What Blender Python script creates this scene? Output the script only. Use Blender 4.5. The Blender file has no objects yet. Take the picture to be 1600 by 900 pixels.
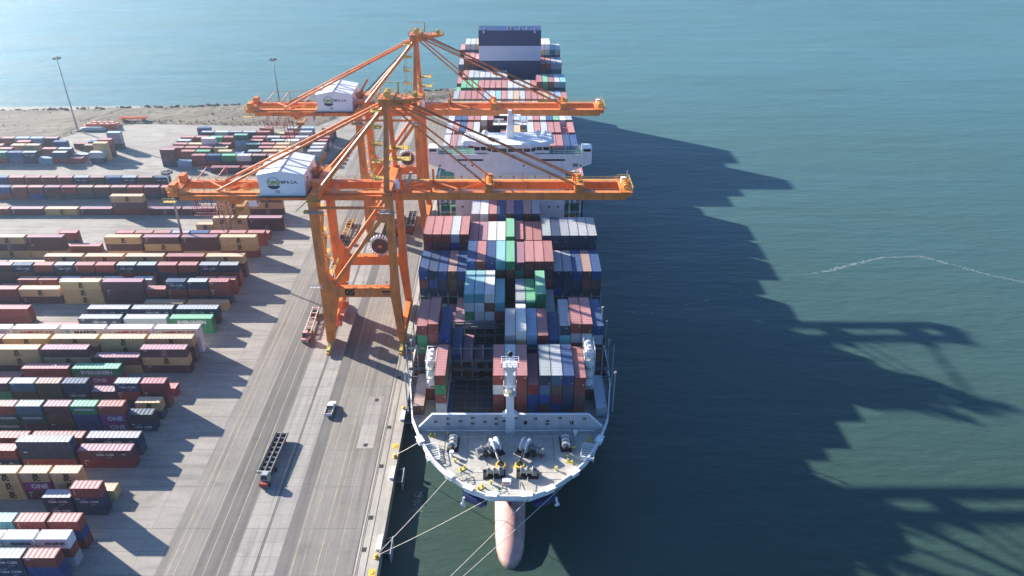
import bpy, bmesh, math, random
from mathutils import Vector, Matrix
random.seed(11)
R = math.radians
C = bpy.context.scene.collection
S = bpy.context.scene

# ------------------------------------------------------------------ camera, sky, sun, exposure
cam = bpy.data.objects.new('camera', bpy.data.cameras.new('camera')); C.objects.link(cam)
cam.location = (0, 0, 126); cam.rotation_euler = (R(90 - 30.6), 0, 0)
cam.data.sensor_width = 36; cam.data.lens = 27.225; cam.data.shift_x = 0.001875
cam.data.clip_start = 1; cam.data.clip_end = 20000
S.camera = cam
SUN_EL = 21.5; SUN_AZ = (-0.833, 0.553)           # towards the sun: left of and behind the ship
W = bpy.data.worlds.new('World'); S.world = W; W.use_nodes = True
nt = W.node_tree; nt.nodes.clear()
sky = nt.nodes.new('ShaderNodeTexSky'); sky.sky_type = 'NISHITA'; sky.sun_disc = False
sky.sun_elevation = R(SUN_EL); sky.sun_rotation = math.atan2(SUN_AZ[0], SUN_AZ[1])
sky.altitude = 50; sky.air_density = 1.0; sky.dust_density = 1.2; sky.ozone_density = 2.5
bg = nt.nodes.new('ShaderNodeBackground'); bg.inputs[1].default_value = 0.062
wo = nt.nodes.new('ShaderNodeOutputWorld')
tint = nt.nodes.new('ShaderNodeMix'); tint.data_type = 'RGBA'; tint.blend_type = 'MULTIPLY'; tint.inputs[0].default_value = 1; tint.inputs[7].default_value = (.62, .91, 1.32, 1)
nt.links.new(sky.outputs[0], tint.inputs[6]); nt.links.new(tint.outputs[2], bg.inputs[0]); nt.links.new(bg.outputs[0], wo.inputs[0])
sl = bpy.data.lights.new('sun', 'SUN'); sl.energy = 5.0; sl.angle = R(0.7); sl.color = (1.0, 0.93, 0.84)
so = bpy.data.objects.new('sun', sl); C.objects.link(so)
ce = math.cos(R(SUN_EL))
so.rotation_euler = Vector((SUN_AZ[0]*ce, SUN_AZ[1]*ce, math.sin(R(SUN_EL)))).to_track_quat('Z', 'Y').to_euler()
S.view_settings.view_transform = 'Standard'; S.view_settings.look = 'None'
S.view_settings.gamma = 1; S.view_settings.exposure = 1.6

# ------------------------------------------------------------------ materials
def newmat(name):
    m = bpy.data.materials.new(name); m.use_nodes = True
    n = m.node_tree; b = n.nodes['Principled BSDF']
    return m, n, b
def node(n, t, **k):
    o = n.nodes.new(t)
    for a, v in k.items(): setattr(o, a, v)
    return o
def noise(n, scale, detail=4, coord='Object', sc=(1, 1, 1), rough=.6):
    tc = node(n, 'ShaderNodeTexCoord'); mp = node(n, 'ShaderNodeMapping'); mp.inputs['Scale'].default_value = sc
    t = node(n, 'ShaderNodeTexNoise'); t.inputs['Scale'].default_value = scale
    t.inputs['Detail'].default_value = detail; t.inputs['Roughness'].default_value = rough
    n.links.new(tc.outputs[coord], mp.inputs[0]); n.links.new(mp.outputs[0], t.inputs['Vector'])
    return t.outputs['Fac']
def ramp(n, fac, a, b):
    r = node(n, 'ShaderNodeMapRange'); r.inputs[1].default_value = a; r.inputs[2].default_value = b
    n.links.new(fac, r.inputs[0]); return r.outputs[0]
def mix(n, fac, a, b, mode='MIX'):
    x = node(n, 'ShaderNodeMix', data_type='RGBA', blend_type=mode)
    for s, v in ((x.inputs[0], fac), (x.inputs[6], a), (x.inputs[7], b)):
        if isinstance(v, (int, float)): s.default_value = v
        elif isinstance(v, tuple): s.default_value = (*v[:3], 1)
        else: n.links.new(v, s)
    return x.outputs[2]
def mul(n, a, k):
    m = node(n, 'ShaderNodeMath', operation='MULTIPLY'); n.links.new(a, m.inputs[0]); m.inputs[1].default_value = k
    return m.outputs[0]
def bump(n, b, fac, s, d):
    u = node(n, 'ShaderNodeBump'); u.inputs['Strength'].default_value = s; u.inputs['Distance'].default_value = d
    n.links.new(fac, u.inputs['Height']); n.links.new(u.outputs[0], b.inputs['Normal'])
MATS = {}
def mat(name, col, rough=.5, metal=0, var=.18, scale=.6, dirt=None, damt=.35, spec=.4):
    """painted or plain surface with mottling and patchy grime"""
    if name in MATS: return MATS[name]
    m, n, b = newmat(name)
    f = noise(n, scale, 5)
    dark = tuple(c*(1-var) for c in col); lite = tuple(min(1, c*(1+var)) for c in col)
    c = mix(n, ramp(n, f, .3, .7), dark, lite)
    if dirt:
        g = noise(n, scale*2.3, 6, sc=(1, 1, .25))
        c = mix(n, mul(n, ramp(n, g, .52, .75), damt), c, dirt)
    n.links.new(c, b.inputs['Base Color'])
    b.inputs['Roughness'].default_value = rough; b.inputs['Metallic'].default_value = metal
    b.inputs['Specular IOR Level'].default_value = spec
    MATS[name] = m; return m
def paint(name, src, dust, rough):
    """container enamel; colour from the object (or from the attribute of a joined mesh), rust and chalky wear"""
    m, n, b = newmat(name)
    if src == 'obj':
        oi = node(n, 'ShaderNodeObjectInfo'); col = oi.outputs['Color']
    else:
        at = node(n, 'ShaderNodeAttribute', attribute_name='col'); col = at.outputs['Color']
    w = noise(n, .35, 3, 'Generated' if src == 'obj' else 'Object', (2, 1, 1))
    col = mix(n, ramp(n, w, .25, .75), mix(n, .14, col, (.02, .02, .02)), mix(n, .10, col, (.6, .55, .5)))
    g = noise(n, 1.1, 7, sc=(.7, .7, .35), rough=.7)
    col = mix(n, mul(n, ramp(n, g, .57, .75), .6), col, (.10, .045, .025))
    if dust:
        st = noise(n, .55, 6, sc=(1.5, 1, 1), rough=.75); col = mix(n, mul(n, ramp(n, st, .55, .72), .45), col, (.16, .12, .09))
        d = noise(n, .8, 5, sc=(.6, 1.6, 1))
        col = mix(n, mul(n, ramp(n, d, .2, .85), dust), col, (.42, .38, .34))
    n.links.new(col, b.inputs['Base Color'])
    b.inputs['Roughness'].default_value = rough; b.inputs['Specular IOR Level'].default_value = .35
    return m
M_body = paint('container_enamel', 'obj', 0, .5)
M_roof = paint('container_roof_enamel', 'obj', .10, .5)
M_mass = paint('container_mass_enamel', 'attr', .05, .5)

# ------------------------------------------------------------------ mesh helpers
class MB:
    def __init__(s): s.v = []; s.f = []
    def quad(s, *p):
        k = len(s.v); s.v += [tuple(q) for q in p]; s.f.append(tuple(range(k, k+len(p))))
    def box(s, x0, x1, y0, y1, z0, z1):
        k = len(s.v)
        s.v += [(x, y, z) for z in (z0, z1) for y in (y0, y1) for x in (x0, x1)]
        s.f += [tuple(k+i for i in q) for q in ((0,2,3,1),(4,5,7,6),(0,1,5,4),(2,6,7,3),(0,4,6,2),(1,3,7,5))]
        return s
    def cbox(s, c, d):
        return s.box(c[0]-d[0]/2, c[0]+d[0]/2, c[1]-d[1]/2, c[1]+d[1]/2, c[2]-d[2]/2, c[2]+d[2]/2)
    def loft(s, rings, cap=True):
        k = len(s.v); n = len(rings[0])
        for r in rings: s.v += [tuple(p) for p in r]
        for i in range(len(rings)-1):
            for j in range(n):
                a = k+i*n+j; b = k+i*n+(j+1) % n
                s.f.append((a, b, b+n, a+n))
        if cap:
            s.f.append(tuple(k+j for j in reversed(range(n))))
            s.f.append(tuple(k+(len(rings)-1)*n+j for j in range(n)))
        return s
    def bar(s, p, q, w, h=None, w2=None, h2=None):
        """rectangular bar from p to q; w sideways, h upwards"""
        p = Vector(p); q = Vector(q); d = (q-p).normalized(); h = h or w
        up = Vector((0, 0, 1)) if abs(d.z) < .95 else Vector((0, 1, 0))
        sd = d.cross(up).normalized(); up = sd.cross(d)
        w2 = w2 or w; h2 = h2 or h
        r = lambda o, a, b: [o+sd*x*a/2+up*y*b/2 for x, y in ((-1,-1),(1,-1),(1,1),(-1,1))]
        return s.loft([r(p, w, h), r(q, w2, h2)])
    def tube(s, p, q, r, n=8, r2=None):
        p = Vector(p); q = Vector(q); d = (q-p).normalized(); r2 = r if r2 is None else r2
        up = Vector((0, 0, 1)) if abs(d.z) < .95 else Vector((0, 1, 0))
        a = d.cross(up).normalized(); b = a.cross(d)
        ring = lambda o, k: [o+(a*math.cos(t)+b*math.sin(t))*k for t in [2*math.pi*i/n for i in range(n)]]
        return s.loft([ring(p, r), ring(q, r2)])
    def rail(s, pts, h=1.0, step=2.0, w=.06):
        """hand rail along a polyline"""
        for a, b in zip(pts, pts[1:]):
            a = Vector(a); b = Vector(b); L = (b-a).length; k = max(1, int(L/step))
            for i in range(k+1):
                o = a.lerp(b, i/k); s.bar(o, o+Vector((0, 0, h)), w)
            for z in (h, h*.5): s.bar(a+Vector((0, 0, z)), b+Vector((0, 0, z)), w)
        return s
    def mesh(s, name, smooth=False):
        me = bpy.data.meshes.new(name); me.from_pydata(s.v, [], s.f); me.update()
        if smooth: me.polygons.foreach_set('use_smooth', [True]*len(me.polygons))
        return me
    def build(s, name, m, parent=None, smooth=False):
        me = s.mesh(name, smooth); me.materials.append(m)
        return obj(name, me, parent)
def obj(name, me, parent=None, loc=None, rz=0):
    o = bpy.data.objects.new(name, me); C.objects.link(o)
    if parent: o.parent = parent
    if loc: o.location = loc
    if rz: o.rotation_euler.z = rz
    return o
def tag(o, label, cat, group=None):
    o['label'] = label; o['category'] = cat
    if group: o['group'] = group
    return o
def thing(name, label, cat, loc=(0, 0, 0), rz=0, group=None):
    return tag(obj(name, None, None, loc, rz), label, cat, group)
def each(name, m, parent, mbs, smooth=False):
    return [q_.build(name, m, parent, smooth) for q_ in mbs]
def struct(o, k='structure'): o['kind'] = k; return o
def kids(o): return [c for c in bpy.data.objects if c.parent == o]
def dup(o, parent=None):
    c = o.copy(); C.objects.link(c)
    if parent: c.parent = parent
    for k in kids(o): dup(k, c)
    return c
def text_mesh(name, body, size, m, bold=.02, align='CENTER', flip=False):
    cu = bpy.data.curves.new(name, 'FONT'); cu.body = body; cu.size = size; cu.offset = bold*size
    cu.align_x = align; cu.align_y = 'CENTER'; cu.extrude = .004; cu.resolution_u = 2; cu.space_line = .72
    t = bpy.data.objects.new(name, cu); C.objects.link(t)
    me = bpy.data.meshes.new_from_object(t.evaluated_get(bpy.context.evaluated_depsgraph_get()))
    bpy.data.objects.remove(t)
    for v in me.vertices: v.co = (v.co.x, -v.co.z, v.co.y)      # stands up, reads from -Y
    me.materials.clear(); me.materials.append(m); me.name = name
    return me

HAZE = 0.00018
# yard rows: depth, then stacks (right end, length in feet, colour numbers from the top down); ship bays: depth, then stacks (place from left, top height, half bay, colours)
YARD = [
    (99.8, [(-85.98, 20, (1,5,5,)), (-92.47, 20, (4,4,1,)), (-98.98, 20, (9,5,0,)), (-105.51, 20, (0,1,9,)), (-112.04, 20, (1,0,))]),
    (104.3, [(-85.89, 20, (7,1,8,)), (-92.53, 20, (7,1,8,)), (-98.92, 20, (7,1,8,)), (-105.43, 20, (0,7,)), (-111.96, 20, (1,1,3,)), (-118.49, 20, (7,1,1,))]),
    (108.7, [(-85.90, 20, (1,5,1,)), (-92.54, 20, (1,4,1,)), (-98.99, 20, (12,1,1,)), (-105.50, 20, (4,4,)), (-112.03, 20, (1,9,)), (-118.56, 20, (1,1,9,))]),
    (117.7, [(-85.92, 20, (1,4,4,)), (-92.54, 20, (4,4,))]),
    (122.2, [(-86.00, 20, (3,)), (-92.35, 20, (3,3,3,)), (-98.98, 20, (3,11,0,)), (-105.59, 20, (3,3,3,)), (-112.10, 20, (4,4,9,)), (-118.63, 20, (7,4,4,)), (-125.16, 20, (4,9,0,))]),
    (132.0, [(-85.87, 40, (0,2,)), (-99.03, 40, (4,4,1,)), (-112.11, 40, (1,4,)), (-124.75, 40, (1,8,))]),
    (136.3, [(-85.92, 40, (4,4,)), (-98.94, 40, (1,1,)), (-111.91, 40, (1,1,)), (-124.55, 40, (3,1,))]),
    (144.5, [(-85.99, 20, (13,4,)), (-92.52, 20, (1,11,11,)), (-99.01, 20, (9,5,5,)), (-105.40, 20, (0,14,0,)), (-112.13, 20, (15,10,0,)), (-118.44, 20, (1,10,10,)), (-124.95, 20, (4,5,1,)), (-131.48, 20, (3,1,)), (-138.01, 20, (14,0,))]),
    (149.0, [(-85.95, 20, (3,4,))]),
    (153.4, [(-85.89, 20, (2,2,1,)), (-92.46, 20, (4,1,4,)), (-98.93, 20, (0,1,)), (-105.47, 20, (4,4,14,)), (-112.10, 20, (14,14,0,)), (-118.47, 20, (15,14,1,)), (-124.98, 20, (0,9,4,)), (-131.51, 20, (1,8,7,)), (-138.04, 20, (4,0,)), (-144.57, 20, (5,8,3,))]),
    (158.0, [(-86.00, 20, (1,))]),
    (163.0, [(-102.18, 40, (9,11,)), (-115.36, 40, (2,11,)), (-128.45, 40, (1,)), (-141.09, 40, (4,))]),
    (168.0, [(-85.91, 40, (0,3,0,)), (-98.94, 40, (0,3,)), (-112.06, 40, (0,3,0,)), (-125.10, 40, (3,3,0,)), (-137.74, 40, (3,1,14,)), (-150.80, 40, (3,9,))]),
    (173.0, [(-85.96, 40, (3,0,0,)), (-98.91, 40, (3,3,0,)), (-111.95, 40, (3,0,3,)), (-125.13, 40, (3,3,0,)), (-137.77, 40, (1,8,3,)), (-150.83, 40, (3,1,1,))]),
    (177.8, [(-85.95, 40, (7,7,7,)), (-98.90, 40, (7,7,7,)), (-111.93, 40, (7,7,7,)), (-125.07, 40, (7,7,7,)), (-138.12, 40, (7,7,7,)), (-150.76, 40, (1,1,))]),
    (187.0, [(-85.84, 40, (9,9,)), (-98.98, 40, (8,0,)), (-112.11, 40, (4,0,)), (-124.96, 40, (1,))]),
    (192.2, [(-85.86, 40, (4,14,)), (-99.07, 40, (4,0,)), (-112.02, 40, (4,4,)), (-141.49, 40, (1,1,)), (-154.13, 40, (4,1,)), (-167.19, 40, (4,))]),
    (199.5, [(-85.88, 40, (3,)), (-98.90, 40, (3,))]),
    (203.5, [(-85.79, 20, (1,1,4,)), (-92.35, 20, (4,1,4,)), (-98.97, 20, (4,1,1,)), (-105.47, 20, (1,4,)), (-112.00, 40, (0,0,0,)), (-125.03, 40, (3,3,3,)), (-138.18, 40, (3,0,)), (-151.11, 40, (2,0,)), (-163.75, 40, (5,))]),
    (209.3, [(-85.93, 20, (1,1,)), (-92.48, 20, (1,1,)), (-111.94, 20, (8,4,)), (-121.70, 20, (8,4,)), (-128.31, 20, (1,1,)), (-134.83, 20, (8,1,)), (-141.51, 20, (1,1,)), (-147.90, 20, (1,4,)), (-154.47, 20, (1,)), (-160.98, 20, (4,)), (-167.51, 20, (0,)), (-174.04, 20, (7,))]),
    (214.0, [(-86.00, 20, (4,1,1,)), (-92.34, 20, (4,1,4,)), (-98.99, 20, (1,4,1,)), (-105.55, 20, (1,4,1,)), (-112.11, 20, (4,1,4,)), (-118.49, 20, (4,1,4,)), (-125.19, 20, (1,4,1,)), (-131.70, 20, (1,4,1,)), (-138.22, 20, (4,14,4,)), (-144.68, 20, (1,4,14,)), (-151.31, 20, (4,1,14,)), (-157.69, 20, (0,14,4,)), (-164.20, 20, (3,1,4,)), (-170.73, 20, (0,5,)), (-177.26, 20, (4,1,))]),
    (219.8, [(-85.95, 40, (3,0,0,)), (-98.87, 40, (1,0,3,)), (-111.94, 40, (3,3,0,)), (-124.99, 40, (3,3,3,)), (-138.13, 40, (3,3,0,)), (-151.21, 40, (3,0,)), (-163.85, 40, (1,4,)), (-176.91, 40, (4,))]),
    (233.5, [(-85.98, 40, (3,3,1,)), (-99.04, 40, (0,0,3,)), (-111.91, 40, (0,3,0,)), (-124.99, 40, (3,0,3,)), (-151.23, 40, (0,0,3,)), (-164.28, 40, (3,0,3,)), (-176.92, 40, (4,1,)), (-189.98, 40, (1,3,5,))]),
    (237.0, [(-141.47, 40, (1,))]),
    (242.0, [(-85.79, 20, (1,1,)), (-92.41, 20, (1,14,)), (-98.99, 20, (1,1,)), (-105.51, 20, (5,5,)), (-112.14, 20, (4,4,)), (-118.61, 20, (1,4,)), (-125.06, 20, (1,1,)), (-131.61, 20, (1,4,)), (-151.26, 20, (1,4,))]),
    (247.0, [(-85.85, 20, (1,))]),
    (254.0, [(-82.74, 40, (0,0,)), (-95.33, 20, (3,3,)), (-101.79, 20, (3,3,)), (-108.25, 20, (3,))]),
    (267.5, [(-86.01, 40, (0,3,0,)), (-98.60, 40, (3,3,3,)), (-112.12, 40, (0,)), (-125.10, 40, (0,)), (-138.17, 40, (3,0,2,)), (-151.13, 40, (0,)), (-164.17, 40, (3,)), (-177.25, 40, (0,)), (-190.28, 40, (1,)), (-202.92, 40, (0,))]),
    (282.0, [(-118.63, 20, (1,)), (-125.05, 20, (0,)), (-131.52, 20, (1,4,)), (-138.25, 20, (0,4,)), (-144.70, 20, (1,4,)), (-151.30, 20, (14,4,)), (-157.81, 20, (14,4,)), (-164.38, 20, (14,4,)), (-170.90, 20, (2,4,)), (-177.36, 20, (0,0,)), (-183.93, 20, (1,5,)), (-190.45, 20, (1,1,)), (-197.01, 20, (5,1,)), (-203.52, 20, (4,)), (-210.05, 20, (0,)), (-216.58, 20, (1,0,))]),
    (292.0, [(-138.18, 20, (4,1,)), (-144.77, 20, (14,1,)), (-151.30, 20, (4,1,)), (-157.73, 20, (5,4,)), (-164.27, 20, (14,0,)), (-170.67, 20, (4,14,)), (-177.24, 20, (1,0,)), (-183.94, 20, (1,1,)), (-190.41, 20, (1,0,)), (-196.95, 20, (1,0,)), (-203.50, 20, (5,1,)), (-210.01, 20, (3,)), (-216.54, 20, (3,4,)), (-223.07, 20, (9,0,))]),
    (309.2, [(-102.12, 40, (1,)), (-115.30, 40, (0,))]),
    (316.5, [(-92.32, 20, (8,4,)), (-98.91, 20, (1,4,)), (-105.55, 20, (14,4,)), (-112.07, 20, (7,1,)), (-118.66, 20, (9,0,)), (-125.19, 20, (5,1,)), (-131.64, 20, (1,2,)), (-138.14, 20, (6,)), (-144.60, 20, (0,0,4,))]),
    (320.0, [(-177.40, 20, (8,4,)), (-187.11, 20, (1,)), (-193.57, 20, (4,2,)), (-200.29, 20, (6,)), (-206.75, 20, (4,4,)), (-213.21, 20, (5,15,)), (-219.82, 20, (9,1,)), (-226.33, 20, (14,1,)), (-232.86, 20, (1,1,)), (-239.39, 20, (4,))]),
    (321.5, [(-82.71, 20, (8,12,)), (-95.77, 20, (3,1,)), (-102.29, 20, (3,1,)), (-108.82, 20, (4,4,)), (-121.85, 20, (3,3,)), (-131.50, 20, (9,0,)), (-138.02, 20, (1,0,))]),
    (324.5, [(-177.23, 20, (3,3,3,)), (-187.00, 20, (8,)), (-193.46, 20, (4,15,)), (-200.29, 20, (1,14,)), (-219.75, 20, (1,0,)), (-226.26, 20, (7,4,)), (-232.79, 20, (1,5,)), (-239.32, 20, (7,8,))]),
    (326.0, [(-82.54, 20, (8,8,)), (-92.39, 20, (7,4,)), (-99.06, 20, (3,1,)), (-105.42, 20, (1,4,)), (-118.51, 20, (6,)), (-125.08, 20, (3,14,)), (-131.53, 20, (1,0,)), (-138.04, 20, (1,1,)), (-144.64, 20, (1,1,))]),
    (329.0, [(-177.25, 20, (1,0,4,)), (-183.93, 20, (14,0,)), (-210.00, 20, (3,14,)), (-216.56, 20, (3,1,)), (-226.25, 20, (1,1,)), (-232.76, 20, (3,4,)), (-239.29, 20, (3,)), (-245.82, 20, (0,))]),
    (330.5, [(-82.52, 20, (8,4,)), (-98.89, 20, (3,4,)), (-105.53, 20, (1,1,)), (-111.95, 20, (10,4,)), (-125.16, 20, (1,0,)), (-131.62, 20, (7,8,1,)), (-138.08, 20, (3,1,)), (-144.60, 20, (1,0,))]),
    (333.5, [(-183.89, 20, (5,4,)), (-200.11, 20, (5,4,)), (-216.49, 20, (1,1,))]),
    (335.0, [(-82.72, 20, (1,0,)), (-95.77, 20, (7,4,)), (-102.17, 20, (4,4,)), (-111.91, 20, (1,4,)), (-118.57, 20, (10,6,8,)), (-144.69, 20, (8,4,))]),
    (338.2, [(-177.26, 20, (8,8,4,)), (-187.04, 20, (14,)), (-193.57, 20, (1,)), (-206.62, 20, (0,1,)), (-213.12, 20, (6,1,)), (-219.69, 20, (6,8,)), (-226.36, 20, (1,4,)), (-232.87, 20, (14,1,)), (-239.40, 20, (1,)), (-245.93, 20, (4,)), (-252.46, 20, (0,1,))]),
    (339.5, [(-82.62, 20, (1,7,)), (-92.47, 20, (8,4,)), (-98.92, 20, (1,4,)), (-105.37, 20, (8,4,)), (-111.94, 20, (1,4,)), (-125.16, 20, (1,0,)), (-131.54, 20, (9,14,)), (-138.04, 20, (1,14,)), (-144.50, 20, (1,0,))]),
    (346.5, [(-82.70, 20, (1,4,)), (-92.35, 20, (8,1,)), (-98.87, 20, (1,4,)), (-105.51, 20, (3,)), (-111.92, 20, (1,4,)), (-118.38, 20, (4,4,)), (-124.84, 20, (4,4,)), (-131.30, 20, (8,3,)), (-137.76, 20, (4,8,)), (-144.76, 20, (3,))]),
    (352.0, [(-82.54, 20, (14,4,)), (-92.52, 20, (6,5,)), (-98.98, 20, (8,4,)), (-105.55, 20, (3,)), (-112.00, 20, (1,4,)), (-125.14, 20, (8,)), (-134.92, 20, (14,)), (-141.46, 20, (5,4,))]),
]
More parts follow.
